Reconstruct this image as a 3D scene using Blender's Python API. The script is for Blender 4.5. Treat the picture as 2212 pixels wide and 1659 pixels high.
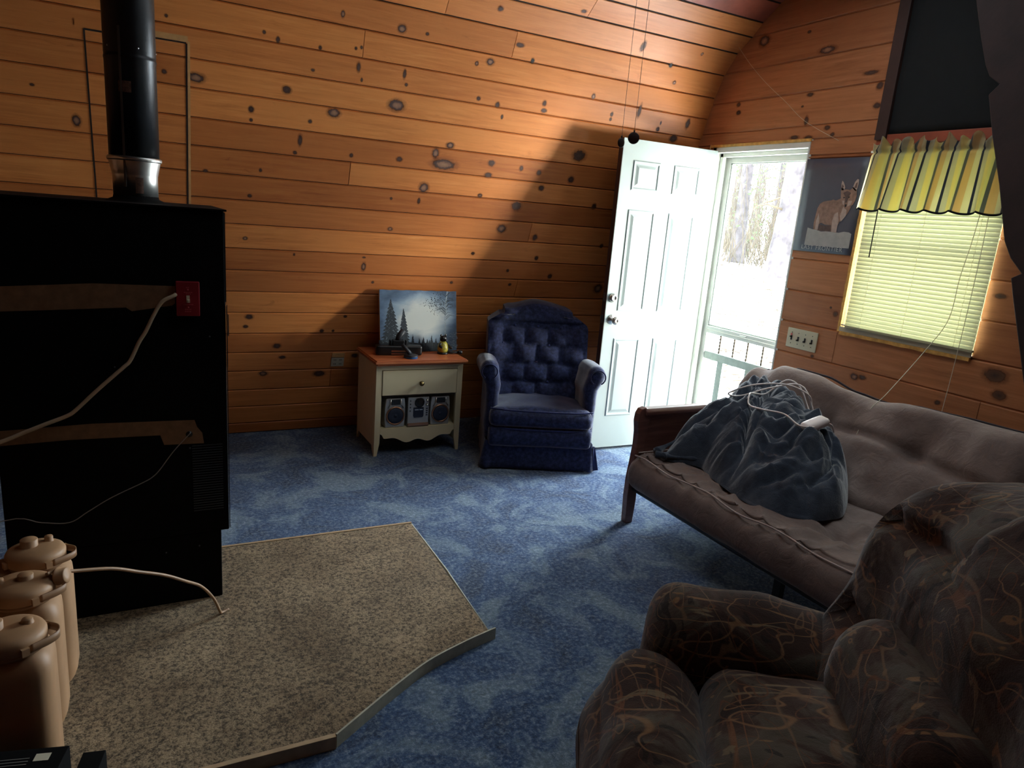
import bpy, math, random
from mathutils import Vector, Matrix, noise
random.seed(7)
for o in list(bpy.data.objects): bpy.data.objects.remove(o)
SC = bpy.context.scene; COL = SC.collection
PI = math.pi; R = math.radians
# ------------------------------------------------------------------ camera
CAM_H = 1.525
yaw, pitch, roll = R(28.2449), R(13.4664), R(4.6478)
fwd = Vector((math.sin(yaw)*math.cos(pitch), math.cos(yaw)*math.cos(pitch), -math.sin(pitch)))
rt = Vector((math.cos(yaw), -math.sin(yaw), 0)); up = rt.cross(fwd)
r2 = rt*math.cos(roll)+up*math.sin(roll); u2 = up*math.cos(roll)-rt*math.sin(roll)
cd = bpy.data.cameras.new('camera'); cam = bpy.data.objects.new('camera', cd); COL.objects.link(cam)
cd.sensor_fit = 'HORIZONTAL'; cd.sensor_width = 36; cd.lens = 1508.82/2212*36; cd.clip_start = .02; cd.clip_end = 200
mw = Matrix((r2, u2, -fwd)).transposed().to_4x4(); mw.translation = (0, 0, CAM_H)
cam.matrix_world = mw; SC.camera = cam
# ------------------------------------------------------------------ world, daylight, exposure
SC.view_settings.view_transform = 'Standard'; SC.view_settings.look = 'None'
SC.view_settings.gamma = 1; SC.view_settings.use_curve_mapping = False
SC.view_settings.exposure = EXPOSURE = 1.32
W = bpy.data.worlds.new('daylight'); SC.world = W; W.use_nodes = True
bg = W.node_tree.nodes['Background']; bg.inputs[0].default_value = (.86, .93, 1, 1); bg.inputs[1].default_value = 8.5
def area(name, loc, target, sx, sy, power, col):
    l = bpy.data.lights.new(name, 'AREA'); l.shape = 'RECTANGLE'; l.size = sx; l.size_y = sy; l.energy = power; l.color = col
    o = bpy.data.objects.new(name, l); COL.objects.link(o); o.location = loc
    o.rotation_euler = (Vector(target)-Vector(loc)).to_track_quat('-Z', 'Y').to_euler(); return o
# daylight thrown back into the doorway by the bright snow outside, and the open sky beyond the door and window
area('snow_light', (4.9, 2.45, -.05), (2.9, 4.0, 2.2), 1.4, 1.4, 30, (1, .95, .88))
area('yard_light', (6.4, 1.5, 1.2), (1.9, 4.3, 1.1), .8, .8, 180, (1, .95, .84))
area('sky_light', (4.6, 2.6, 3.1), (2.2, 3.2, .2), 1.4, 1.4, 50, (.62, .8, 1))
area('snowfield_light', (6.1, 3.85, 1.5), (1.2, 2.1, .2), 2.2, 2.6, 330, (.78, .9, 1))
# added soft fill lamp under the closed ceiling, brightens floor and upward faces
area('ceiling_fill', (2.0, 2.2, 2.93), (1.9, 2.1, 0), 1.6, 2.0, 7, (.88, .94, 1))
def portal(name, loc, sx, sy):
    o = area(name, loc, (loc[0]-1, loc[1], loc[2]), sx, sy, 1, (1, 1, 1)); o.data.cycles.is_portal = True
portal('door_portal', (3.66, 3.40, 1.05), .80, 2.1); portal('window_portal', (3.60, 2.22, 1.52), .72, .96)
# ------------------------------------------------------------------ materials
def mat(name): 
    m = bpy.data.materials.new(name); m.use_nodes = True; nt = m.node_tree
    return m, nt, nt.nodes['Principled BSDF']
def srgb(c): return tuple(((x/255)/12.92 if x/255 <= .04045 else ((x/255+.055)/1.055)**2.4) for x in c)+(1,)
def N(nt, t, **kw):
    n = nt.nodes.new(t)
    for k, v in kw.items():
        if k.startswith('i_'): n.inputs[k[2:].replace('_', ' ')].default_value = v
        elif k.startswith('n_'): n.inputs[int(k[2:])].default_value = v
        else: setattr(n, k, v)
    return n
def ramp(nt, stops, src=None, interp='LINEAR'):
    n = nt.nodes.new('ShaderNodeValToRGB'); cr = n.color_ramp; cr.interpolation = interp
    while len(cr.elements) < len(stops): cr.elements.new(.5)
    for e, (p, c) in zip(cr.elements, stops): e.position = p; e.color = c if len(c) == 4 else tuple(c)+(1,)
    if src is not None: nt.links.new(src, n.inputs[0])
    return n
def mixc(nt, a, b, f, mode='MIX'):
    n = nt.nodes.new('ShaderNodeMix'); n.data_type = 'RGBA'; n.blend_type = mode
    for s, v in ((n.inputs[0], f), (n.inputs[6], a), (n.inputs[7], b)):
        if hasattr(v, 'is_linked'): nt.links.new(v, s)
        else: s.default_value = v
    return n.outputs[2]
def coords(nt, scale=(1, 1, 1), rot=(0, 0, 0), kind='Object'):
    tc = nt.nodes.new('ShaderNodeTexCoord'); mp = nt.nodes.new('ShaderNodeMapping'); mp.inputs['Scale'].default_value = scale; mp.inputs['Rotation'].default_value = rot
    nt.links.new(tc.outputs[kind], mp.inputs[0]); return mp.outputs[0]
def noise_t(nt, vec, scale, detail=4, rough=.6, dist=0):
    n = nt.nodes.new('ShaderNodeTexNoise'); n.inputs['Scale'].default_value = scale; n.inputs['Detail'].default_value = detail
    n.inputs['Roughness'].default_value = rough; n.inputs['Distortion'].default_value = dist; nt.links.new(vec, n.inputs['Vector']); return n.outputs['Fac']
def bump(nt, b, h, strength, dist=.01, prev=None):
    n = nt.nodes.new('ShaderNodeBump'); n.inputs['Strength'].default_value = strength; n.inputs['Distance'].default_value = dist
    nt.links.new(h, n.inputs['Height'])
    if prev: nt.links.new(prev, n.inputs['Normal'])
    nt.links.new(n.outputs[0], b.inputs['Normal']); return n.outputs[0]
def plain(name, c, rough=.6, metal=0, nz=0, nscale=30, bmp=0, sheen=0, spec=.5):
    m, nt, b = mat(name); c = srgb(c); b.inputs['Base Color'].default_value = c; b.inputs['Roughness'].default_value = rough
    b.inputs['Metallic'].default_value = metal; b.inputs['Specular IOR Level'].default_value = spec
    if sheen: b.inputs['Sheen Weight'].default_value = sheen; b.inputs['Sheen Roughness'].default_value = .4
    v = coords(nt); f = noise_t(nt, v, nscale, 5)
    if nz:
        d = tuple(x*(1-nz) for x in c[:3])+(1,); l = tuple(min(1, x*(1+nz)) for x in c[:3])+(1,)
        nt.links.new(ramp(nt, [(.3, d), (.7, l)], f).outputs[0], b.inputs['Base Color'])
    if bmp: bump(nt, b, noise_t(nt, v, nscale*4, 3), bmp, .004)
    return m
def plank_mat(name, cols, rough=.5):
    """pine boards: attribute pc = (along, across, board number)"""
    m, nt, b = mat(name); at = N(nt, 'ShaderNodeAttribute', attribute_name='pc')
    sp = N(nt, 'ShaderNodeSeparateXYZ'); nt.links.new(at.outputs['Vector'], sp.inputs[0])
    wn = N(nt, 'ShaderNodeTexWhiteNoise', noise_dimensions='1D'); nt.links.new(sp.outputs[2], wn.inputs['W'])
    off = N(nt, 'ShaderNodeVectorMath', operation='MULTIPLY_ADD'); nt.links.new(wn.outputs['Color'], off.inputs[0]); off.inputs[1].default_value = (9, 9, 9)
    nt.links.new(at.outputs['Vector'], off.inputs[2]); v = off.outputs[0]
    def sc(s):
        q = N(nt, 'ShaderNodeVectorMath', operation='MULTIPLY'); nt.links.new(v, q.inputs[0]); q.inputs[1].default_value = s; return q.outputs[0]
    g1 = noise_t(nt, sc((1.3, 22, 1)), 2.2, 6, .65, .6); g2 = noise_t(nt, sc((3, 90, 1)), 2.5, 4, .7, .3); big = noise_t(nt, sc((1, 2.5, 1)), 2.2, 3, .5)
    c1 = ramp(nt, [(.28, cols[0]), (.55, cols[1]), (.78, cols[2])], g1).outputs[0]
    c2 = mixc(nt, c1, cols[1], ramp(nt, [(.3, (0, 0, 0)), (.75, (1, 1, 1))], big).outputs[0])
    tone = ramp(nt, [(0, (.66, .56, .5)), (.5, (.93, .88, .85)), (1, (1.15, 1.15, 1.12))], wn.outputs['Value']).outputs[0]
    c3 = mixc(nt, c2, tone, 1.0, 'MULTIPLY')
    st = ramp(nt, [(.30, (.45, .36, .3)), (.42, (1, 1, 1))], g2).outputs[0]
    c4 = mixc(nt, c3, st, .35, 'MULTIPLY')
    blot = ramp(nt, [(.24, (.5, .38, .3)), (.36, (1, 1, 1))], noise_t(nt, sc((1.6, 6, 1)), 2.0, 5, .7, 1.2)).outputs[0]
    c5 = mixc(nt, c4, blot, .7, 'MULTIPLY')
    nt.links.new(c5, b.inputs['Base Color']); b.inputs['Roughness'].default_value = rough; b.inputs['Specular IOR Level'].default_value = .35
    bump(nt, b, g2, .25, .002); return m
def knot_mat():
    m, nt, b = mat('pine_knot'); at = N(nt, 'ShaderNodeAttribute', attribute_name='pc'); sp = N(nt, 'ShaderNodeSeparateXYZ'); nt.links.new(at.outputs['Vector'], sp.inputs[0])
    v = coords(nt); n1 = noise_t(nt, v, 60, 4, .6)
    rr = N(nt, 'ShaderNodeMath', operation='MULTIPLY_ADD', n_1=.42); nt.links.new(n1, rr.inputs[0])
    ad = N(nt, 'ShaderNodeMath', operation='ADD', n_1=-.21); nt.links.new(sp.outputs[0], ad.inputs[0]); nt.links.new(ad.outputs[0], rr.inputs[2]); r_ = rr.outputs[0]
    d = ramp(nt, [(0, srgb((84, 58, 48))), (.3, srgb((62, 38, 28))), (.5, srgb((84, 48, 28))), (.62, srgb((160, 94, 50)))], r_).outputs[0]
    l = ramp(nt, [(0, srgb((160, 116, 84))), (.26, srgb((136, 96, 72))), (.40, srgb((66, 42, 38))), (.52, srgb((82, 50, 34))), (.62, srgb((160, 94, 50)))], r_).outputs[0]
    k = ramp(nt, [(.2, (.004, .003, .002)), (.5, (.01, .006, .004))], r_).outputs[0]
    g = ramp(nt, [(0, srgb((60, 40, 26))), (.6, srgb((105, 66, 40)))], r_).outputs[0]
    f1 = N(nt, 'ShaderNodeMath', operation='GREATER_THAN', n_1=.5); nt.links.new(sp.outputs[2], f1.inputs[0])
    f2 = N(nt, 'ShaderNodeMath', operation='GREATER_THAN', n_1=1.5); nt.links.new(sp.outputs[2], f2.inputs[0])
    f3 = N(nt, 'ShaderNodeMath', operation='GREATER_THAN', n_1=2.5); nt.links.new(sp.outputs[2], f3.inputs[0])
    c = mixc(nt, mixc(nt, mixc(nt, d, l, f1.outputs[0]), k, f2.outputs[0]), g, f3.outputs[0])
    nt.links.new(c, b.inputs['Base Color']); b.inputs['Roughness'].default_value = .6
    al = ramp(nt, [(.46, (1, 1, 1)), (.60, (.4, .4, .4)), (.9, (0, 0, 0))], r_).outputs[0]
    nt.links.new(al, b.inputs['Alpha']); return m
def fabric(name, cols, scale=12, rough=.95, sheen=.3, weave=400, bstr=.4, wr=0):
    m, nt, b = mat(name); v = coords(nt); f = noise_t(nt, v, scale, 5, .6)
    st = [(.3+.4*i/max(1, len(cols)-1), srgb(c)) for i, c in enumerate(cols)]
    nt.links.new(ramp(nt, st, f).outputs[0], b.inputs['Base Color']); b.inputs['Roughness'].default_value = rough
    b.inputs['Specular IOR Level'].default_value = .2
    b.inputs['Sheen Weight'].default_value = sheen; b.inputs['Sheen Roughness'].default_value = .35
    p = bump(nt, b, noise_t(nt, v, weave, 2), bstr, .003)
    if wr: bump(nt, b, noise_t(nt, v, 14, 4, .55, 1.5), wr, .02, p)
    return m
M = {}
M['pine'] = plank_mat('varnished_pine', [srgb((174, 98, 48)), srgb((212, 136, 74)), srgb((230, 164, 100))], .42)
M['pine_end'] = plank_mat('aged_pine', [srgb((138, 86, 54)), srgb((180, 120, 78)), srgb((202, 144, 102))], .5)
M['pine_left'] = M['pine']
M['knot'] = knot_mat()
M['groove'] = plain('dark_gap', (30, 16, 8), .9)
M['raw_pine'] = plain('raw_pine_edge', (196, 148, 92), .7, nz=.15)
M['red_board'] = plain('red_stained_board', (150, 72, 48), .5, nz=.3, nscale=6)
M['dark_wood'] = plain('dark_brown_board', (58, 34, 27), .65, nz=.3, nscale=9)
M['brace'] = plain('rough_dark_timber', (44, 28, 25), .8, nz=.35, nscale=7, bmp=.3)
M['black_cloth'] = plain('black_cloth', (17, 20, 20), .95, nz=.2)
# carpet
m, nt, b = mat('blue_carpet'); M['carpet'] = m; v = coords(nt)
a1 = noise_t(nt, v, 3.4, 7, .68, .7); a2 = noise_t(nt, v, 60, 6, .8); a3 = noise_t(nt, v, 170, 3, .8)
vs = coords(nt, (1, 1, 1), (0, 0, .9)); 
c = ramp(nt, [(.38, srgb((12, 36, 76))), (.49, srgb((46, 94, 156))), (.58, srgb((164, 190, 204)))], a1).outputs[0]
c = mixc(nt, c, ramp(nt, [(.38, srgb((6, 20, 46))), (.5, srgb((80, 120, 166))), (.62, srgb((214, 228, 236)))], a2).outputs[0], .5)
nt.links.new(c, b.inputs['Base Color']); b.inputs['Roughness'].default_value = 1; b.inputs['Specular IOR Level'].default_value = .1
b.inputs['Sheen Weight'].default_value = .3
p = bump(nt, b, a3, .9, .012); bump(nt, b, a2, .9, .02, p)
# hearth
m, nt, b = mat('speckled_hearth'); M['hearth'] = m; v = coords(nt)
a1 = noise_t(nt, v, 3.5, 5, .6); a2 = noise_t(nt, v, 85, 5, .8); a3 = noise_t(nt, v, 14, 5, .7)
c = ramp(nt, [(.3, srgb((116, 98, 74))), (.7, srgb((160, 142, 114)))], a1).outputs[0]
c = mixc(nt, c, ramp(nt, [(.41, (.06, .05, .04)), (.49, (.72, .68, .64)), (.60, (1.35, 1.3, 1.25))], a2).outputs[0], .85, 'MULTIPLY')
c = mixc(nt, c, ramp(nt, [(.28, (.5, .45, .4)), (.42, (1, 1, 1))], a3).outputs[0], .6, 'MULTIPLY')
nt.links.new(c, b.inputs['Base Color']); b.inputs['Roughness'].default_value = .95; bump(nt, b, a2, .8, .006)
M['trim'] = plain('pale_wood_trim', (176, 150, 116), .7, nz=.2, nscale=20)
M['trim_grey'] = plain('grey_white_trim', (170, 168, 150), .7, nz=.2, nscale=20)
# stove and metals
M['black'] = plain('black_steel', (9, 9, 10), .8, nz=.3, bmp=.03, spec=.12)
M['black_edge'] = plain('black_enamel_edge', (52, 56, 58), .3, spec=.8)
M['pipe'] = plain('black_stovepipe', (30, 31, 33), .38, .5, nz=.2, nscale=12)
M['galv'] = plain('galvanised_steel', (205, 205, 200), .36, 1, nz=.15, nscale=14)
M['chrome'] = plain('brushed_nickel', (196, 192, 184), .28, 1)
M['brass'] = plain('antique_brass', (122, 104, 66), .3, 1)
M['tape'] = plain('brown_tape', (128, 98, 70), .8, nz=.2)
M['red'] = plain('red_plate', (140, 22, 36), .45)
M['red_faint'] = plain('worn_pale_lettering', (196, 84, 90), .6)
M['ivory'] = plain('ivory_plastic', (214, 208, 184), .45)
M['cream_plate'] = plain('cream_plate', (196, 190, 160), .5)
M['white_cable'] = plain('off_white_cable', (206, 190, 162), .5, nz=.1)
M['brown_hose'] = plain('tan_hose', (150, 118, 88), .5, nz=.2)
M['black_plastic'] = plain('black_plastic', (16, 16, 17), .35)
M['dark_grey'] = plain('dark_grey_plastic', (40, 42, 46), .45)
M['can'] = plain('tan_plastic', (164, 126, 90), .55, nz=.1, nscale=8, bmp=.06)
M['can_dark'] = plain('darker_tan_plastic', (140, 104, 72), .55, nz=.1)
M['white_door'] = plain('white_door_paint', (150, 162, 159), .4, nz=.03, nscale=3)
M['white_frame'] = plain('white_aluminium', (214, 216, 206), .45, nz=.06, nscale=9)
M['grey_green'] = plain('grey_green_paint', (176, 188, 176), .6, nz=.1)
M['yellow_foam'] = plain('yellowed_wood_edge', (206, 158, 82), .85, nz=.25, nscale=40)
M['vinyl'] = plain('grey_vinyl', (176, 170, 150), .5)
M['cream'] = plain('cream_paint', (214, 198, 158), .45, nz=.05, nscale=5)
M['cream_dark'] = plain('cabinet_inside', (60, 48, 36), .8)
M['silver'] = plain('silver_plastic', (168, 166, 160), .35, .4)
M['speaker_blue'] = plain('blue_black_grille', (30, 38, 56), .6)
M['copper'] = plain('copper_trim', (170, 124, 96), .3, .9)
M['blue_bristle'] = plain('blue_bristles', (44, 104, 168), .7)
M['yellow_glaze'] = plain('mottled_yellow_glaze', (168, 160, 66), .3, nz=.5, nscale=60)
M['rug_wood'] = plain('dark_cherry_wood', (70, 40, 36), .38, nz=.25, nscale=8)
M['rail'] = plain('black_rail', (14, 14, 18), .5)
M['navy'] = fabric('navy_corduroy', [(20, 24, 42), (34, 40, 68), (48, 56, 90)], 45, .9, .5, 300, .5)
M['navy_dark'] = fabric('navy_piping', [(22, 28, 58), (40, 48, 90)], 25, .9, .4)
M['futon'] = fabric('mauve_brown_canvas', [(112, 97, 91), (136, 120, 112)], 5, .9, .35, 350, .3, .25)
M['piping'] = fabric('pale_piping', [(168, 152, 146), (190, 176, 168)], 20, .8, .2)
M['dark_piping'] = fabric('dark_piping', [(40, 34, 38), (54, 46, 50)], 20, .8, .2)
M['blanket'] = fabric('slate_blue_fleece', [(46, 52, 62), (62, 70, 82), (78, 86, 96)], 9, 1, .8, 260, .7, .2)
M['white_plastic'] = plain('white_plastic', (222, 212, 208), .4)
M['bark'] = plain('grey_bark', (66, 60, 62), .9, nz=.6, nscale=6, bmp=.8)
M['snow'] = plain('snowy_ground', (245, 245, 246), .9, nz=.05, nscale=1.2)
M['leaf'] = plain('pale_leaves', (62, 80, 44), .8, nz=.5, nscale=2)
M['twig'] = plain('dry_twigs', (66, 56, 40), .9, nz=.4, nscale=3)
# wood top with long grain
def grain(name, cols, sc=(2, 30, 30), rough=.4, rot=(0, 0, 0)):
    m, nt, b = mat(name); v = coords(nt, sc, rot); f = noise_t(nt, v, 1.6, 6, .65, .8)
    nt.links.new(ramp(nt, [(.3, srgb(cols[0])), (.7, srgb(cols[1]))], f).outputs[0], b.inputs['Base Color']); b.inputs['Roughness'].default_value = rough; return m
M['oak_top'] = grain('orange_oak', [(150, 74, 40), (206, 124, 74)])
M['cherry'] = grain('cherry_arm', [(92, 56, 52), (126, 84, 74)], (2, 2, 20), .35)
# camouflage fabric with reeds and leaves
m, nt, b = mat('reed_camouflage'); M['camo'] = m; v = coords(nt)
c = ramp(nt, [(.32, srgb((42, 26, 21))), (.5, srgb((66, 44, 34))), (.58, srgb((84, 74, 62))), (.72, srgb((58, 50, 36)))], noise_t(nt, v, 5, 5, .65, 1)).outputs[0]
for i, (sc, ro, col, th) in enumerate([((1.6, 15, 15), (.4, .2, .5), (140, 104, 68), .70), ((17, 2.2, 14), (.2, .8, -.4), (124, 80, 48), .69), ((2.4, 22, 9), (1.2, .1, 1.3), (128, 110, 84), .70), ((9, 9, 1.5), (.5, .9, .1), (36, 26, 22), .64)]):
    f = noise_t(nt, coords(nt, sc, ro), 1.0, 2, .4, 2.2)
    c = mixc(nt, c, srgb(col), ramp(nt, [(th-.03, (0, 0, 0)), (th, (.85, .85, .85)), (th+.07, (.85, .85, .85)), (th+.09, (0, 0, 0))], f).outputs[0])
for sc, ro, col, s_ in (((2.2, 7, 7), (.3, .5, .8), (142, 106, 72), 1.0), ((6, 2, 8), (1.0, .2, .3), (120, 92, 66), 1.2), ((8, 8, 2.4), (.2, 1.1, .5), (112, 70, 44), 1.0)):
    f = noise_t(nt, coords(nt, sc, ro), s_, 1, .3, 1.2)
    c = mixc(nt, c, srgb(col), ramp(nt, [(.488, (0, 0, 0)), (.494, (.8, .8, .8)), (.503, (.8, .8, .8)), (.509, (0, 0, 0))], f).outputs[0])
nt.links.new(c, b.inputs['Base Color']); b.inputs['Roughness'].default_value = .95; b.inputs['Sheen Weight'].default_value = .28; b.inputs['Specular IOR Level'].default_value = .15
p = bump(nt, b, noise_t(nt, v, 300, 2), .3, .003); bump(nt, b, noise_t(nt, v, 5, 3, .5, .8), .5, .03, p)
def translucent(name, c, amt, colnode=None, tc=None):
    m, nt, b = mat(name); out = nt.nodes['Material Output']; tr = N(nt, 'ShaderNodeBsdfTranslucent'); mx = N(nt, 'ShaderNodeMixShader'); mx.inputs[0].default_value = amt
    b.inputs['Base Color'].default_value = srgb(c); tr.inputs[0].default_value = srgb(c); b.inputs['Roughness'].default_value = .7
    if colnode: 
        s = colnode(nt); nt.links.new(s, b.inputs['Base Color']); nt.links.new(mixc(nt, s, srgb(tc), 1.0, 'MULTIPLY') if tc else s, tr.inputs[0])
    elif tc: tr.inputs[0].default_value = srgb(tc)
    nt.links.new(b.outputs[0], mx.inputs[1]); nt.links.new(tr.outputs[0], mx.inputs[2]); nt.links.new(mx.outputs[0], out.inputs[0]); return m
M['slat'] = translucent('yellowed_vinyl_slat', (232, 230, 190), .5, None, (74, 75, 52))
def stripes(nt):
    at = N(nt, 'ShaderNodeAttribute', attribute_name='pc'); sp = N(nt, 'ShaderNodeSeparateXYZ'); nt.links.new(at.outputs['Vector'], sp.inputs[0])
    mu = N(nt, 'ShaderNodeMath', operation='MULTIPLY', n_1=5.6); nt.links.new(sp.outputs[0], mu.inputs[0]); fr = N(nt, 'ShaderNodeMath', operation='FRACT'); nt.links.new(mu.outputs[0], fr.inputs[0])
    s = ramp(nt, [(0, srgb((236, 226, 168))), (.2, srgb((214, 212, 190))), (.38, srgb((96, 102, 116))), (.45, srgb((230, 226, 196))), (.6, srgb((224, 202, 160))), (.78, srgb((142, 146, 142))), (.88, srgb((232, 228, 180)))], fr.outputs[0], 'CONSTANT').outputs[0]
    gt = N(nt, 'ShaderNodeMath', operation='LESS_THAN', n_1=.028); nt.links.new(sp.outputs[1], gt.inputs[0])
    return mixc(nt, s, srgb((52, 54, 66)), gt.outputs[0])
M['valance'] = translucent('striped_cotton', (200, 190, 150), .8, stripes)
def glass_mat():
    m, nt, b = mat('clear_pane'); out = nt.nodes['Material Output']; tr = N(nt, 'ShaderNodeBsdfTransparent'); gl = N(nt, 'ShaderNodeBsdfGlossy'); gl.inputs['Roughness'].default_value = .02
    lw = N(nt, 'ShaderNodeLayerWeight'); fr = ramp(nt, [(0, (.02, .02, .02)), (.6, (.05, .05, .05)), (.85, (.15, .15, .15)), (1, (.6, .6, .6))], lw.outputs['Facing']); mx = N(nt, 'ShaderNodeMixShader'); tr.inputs[0].default_value = (.96, .97, .96, 1)
    nt.links.new(fr.outputs[0], mx.inputs[0]); nt.links.new(tr.outputs[0], mx.inputs[1]); nt.links.new(gl.outputs[0], mx.inputs[2]); nt.links.new(mx.outputs[0], out.inputs[0]); return m
M['glass'] = glass_mat()
# ------------------------------------------------------------------ mesh builder
class MB:
    def __init__(s): s.v = []; s.f = []; s.m = []; s.sm = []; s.pc = {}; s.T = Matrix.Identity(4)
    def add(s, vs, fs, mi=0, smooth=False, pc=None):
        k = len(s.v)
        for i, p in enumerate(vs):
            s.v.append(tuple(s.T @ Vector(p)))
            if pc: s.pc[k+i] = pc[i]
        for f in fs: s.f.append(tuple(k+i for i in f)); s.m.append(mi); s.sm.append(smooth)
        return s
    def box(s, c, d, mi=0, rot=None):
        x, y, z = d[0]/2, d[1]/2, d[2]/2; vs = [Vector((a*x, b_*y, e*z)) for a in (-1, 1) for b_ in (-1, 1) for e in (-1, 1)]
        if rot: rm = Matrix.Rotation(rot[1], 3, rot[0]); vs = [rm @ q for q in vs]
        vs = [q+Vector(c) for q in vs]
        return s.add(vs, [(0, 1, 3, 2), (4, 6, 7, 5), (0, 4, 5, 1), (2, 3, 7, 6), (0, 2, 6, 4), (1, 5, 7, 3)], mi)
    def span(s, a, b, mi=0): return s.box([(a[i]+b[i])/2 for i in range(3)], [abs(b[i]-a[i]) for i in range(3)], mi)
    def prism(s, pts, h0, h1, axis='z', mi=0, smooth=False):
        fn = {'z': lambda p, h: (p[0], p[1], h), 'x': lambda p, h: (h, p[0], p[1]), 'y': lambda p, h: (p[0], h, p[1])}[axis]; n = len(pts)
        vs = [fn(p, h0) for p in pts]+[fn(p, h1) for p in pts]
        s.add(vs, [tuple(range(n))[::-1], tuple(range(n, 2*n))], mi); k = len(s.v)-2*n
        for i in range(n): j = (i+1) % n; s.f.append((k+i, k+j, k+n+j, k+n+i)); s.m.append(mi); s.sm.append(smooth)
        return s
    def tube(s, pts, r, seg=8, mi=0, closed=False):
        pts = [Vector(p) for p in pts]; n = len(pts); rr = r if hasattr(r, '__len__') else [r]*n; vs = []; fs = []; prev = None
        for i, p in enumerate(pts):
            if closed: t = pts[(i+1) % n]-pts[i-1]
            else: t = pts[min(i+1, n-1)]-pts[max(i-1, 0)]
            t = t.normalized() if t.length > 1e-9 else Vector((0, 0, 1))
            a = prev if prev is not None else (Vector((0, 0, 1)) if abs(t.z) < .9 else Vector((1, 0, 0)))
            a = (a-t*a.dot(t)).normalized(); prev = a; b_ = t.cross(a)
            for k in range(seg): an = 2*PI*k/seg; vs.append(p+(a*math.cos(an)+b_*math.sin(an))*rr[i])
        m_ = n if closed else n-1
        for i in range(m_):
            j = (i+1) % n
            for k in range(seg): l = (k+1) % seg; fs.append((i*seg+k, i*seg+l, j*seg+l, j*seg+k))
        if not closed: fs += [tuple(range(seg))[::-1], tuple((n-1)*seg+k for k in range(seg))]
        return s.add(vs, fs, mi, True)
    def lathe(s, prof, c=(0, 0, 0), seg=28, mi=0, axis=None, smooth=True):
        """prof: (radius, height) pairs along axis"""
        q = Vector((0, 0, 1)).rotation_difference(Vector(axis).normalized()) if axis else None; vs = []; n = len(prof)
        for r_, h in prof:
            for k in range(seg):
                p = Vector((r_*math.cos(2*PI*k/seg), r_*math.sin(2*PI*k/seg), h)); p = q @ p if q else p; vs.append(p+Vector(c))
        fs = [(i*seg+k, i*seg+(k+1) % seg, (i+1)*seg+(k+1) % seg, (i+1)*seg+k) for i in range(n-1) for k in range(seg)]
        fs += [tuple(range(seg))[::-1], tuple((n-1)*seg+k for k in range(seg))]
        return s.add(vs, fs, mi, smooth)
    def rbox(s, c, d, r, n=14, fn=None, mi=0):
        """rounded, soft box; fn(point, unit) deforms it"""
        hx, hy, hz = d[0]/2, d[1]/2, d[2]/2; idx = {}; vs = []; fs = []; nn = n if hasattr(n, '__len__') else (n, n, n); H = (hx, hy, hz)
        def ease(t, h):  # more rings near the edges
            return math.copysign(1-(1-abs(t))**1.35, t)
        def vert(i, j, k):
            key = (i, j, k)
            if key in idx: return idx[key]
            q = [ease(2*i/nn[0]-1, hx), ease(2*j/nn[1]-1, hy), ease(2*k/nn[2]-1, hz)]
            p = Vector([q[a]*H[a] for a in range(3)]); cl = Vector([max(-(H[a]-min(r, H[a])), min(H[a]-min(r, H[a]), p[a])) for a in range(3)])
            dd = p-cl; 
            if dd.length > 1e-9: p = cl+dd.normalized()*min(r, max(abs(dd.x), abs(dd.y), abs(dd.z))) if (i in (0, nn[0]) or j in (0, nn[1]) or k in (0, nn[2])) else p
            p = p+Vector(c)
            if fn: p = fn(p, Vector(q))
            idx[key] = len(vs); vs.append(p); return idx[key]
        a, b_, e = nn
        for j in range(b_):
            for k in range(e):
                fs.append((vert(0, j, k), vert(0, j, k+1), vert(0, j+1, k+1), vert(0, j+1, k))); fs.append((vert(a, j, k), vert(a, j+1, k), vert(a, j+1, k+1), vert(a, j, k+1)))
        for i in range(a):
            for k in range(e):
                fs.append((vert(i, 0, k), vert(i+1, 0, k), vert(i+1, 0, k+1), vert(i, 0, k+1))); fs.append((vert(i, b_, k), vert(i, b_, k+1), vert(i+1, b_, k+1), vert(i+1, b_, k)))
            for j in range(b_):
                fs.append((vert(i, j, 0), vert(i, j+1, 0), vert(i+1, j+1, 0), vert(i+1, j, 0))); fs.append((vert(i, j, e), vert(i+1, j, e), vert(i+1, j+1, e), vert(i, j+1, e)))
        return s.add(vs, fs, mi, True)
    def grid(s, fn, nu, nv, mi=0, smooth=True, pcf=None):
        vs = [fn(i/nu, j/nv) for j in range(nv+1) for i in range(nu+1)]; pc = [pcf(i/nu, j/nv) for j in range(nv+1) for i in range(nu+1)] if pcf else None
        return s.add(vs, [(j*(nu+1)+i, j*(nu+1)+i+1, (j+1)*(nu+1)+i+1, (j+1)*(nu+1)+i) for j in range(nv) for i in range(nu)], mi, smooth, pc)
    def build(s, name, mats, parent=None, bevel=0, solid=0, sub=0):
        me = bpy.data.meshes.new(name); me.from_pydata(s.v, [], s.f)
        for m_ in (mats if isinstance(mats, (list, tuple)) else [mats]): me.materials.append(M[m_] if isinstance(m_, str) else m_)
        me.polygons.foreach_set('material_index', s.m); me.polygons.foreach_set('use_smooth', s.sm)
        if s.pc:
            a = me.attributes.new('pc', 'FLOAT_VECTOR', 'POINT'); fl = []
            for i in range(len(s.v)): fl += list(s.pc.get(i, (0, 0, 0)))
            a.data.foreach_set('vector', fl)
        me.update(); o = bpy.data.objects.new(name, me); COL.objects.link(o)
        if parent: o.parent = parent
        if solid: q = o.modifiers.new('thickness', 'SOLIDIFY'); q.thickness = solid; q.offset = 0
        if bevel: q = o.modifiers.new('bevel', 'BEVEL'); q.width = bevel; q.segments = 2; q.limit_method = 'ANGLE'; q.angle_limit = R(40)
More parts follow.
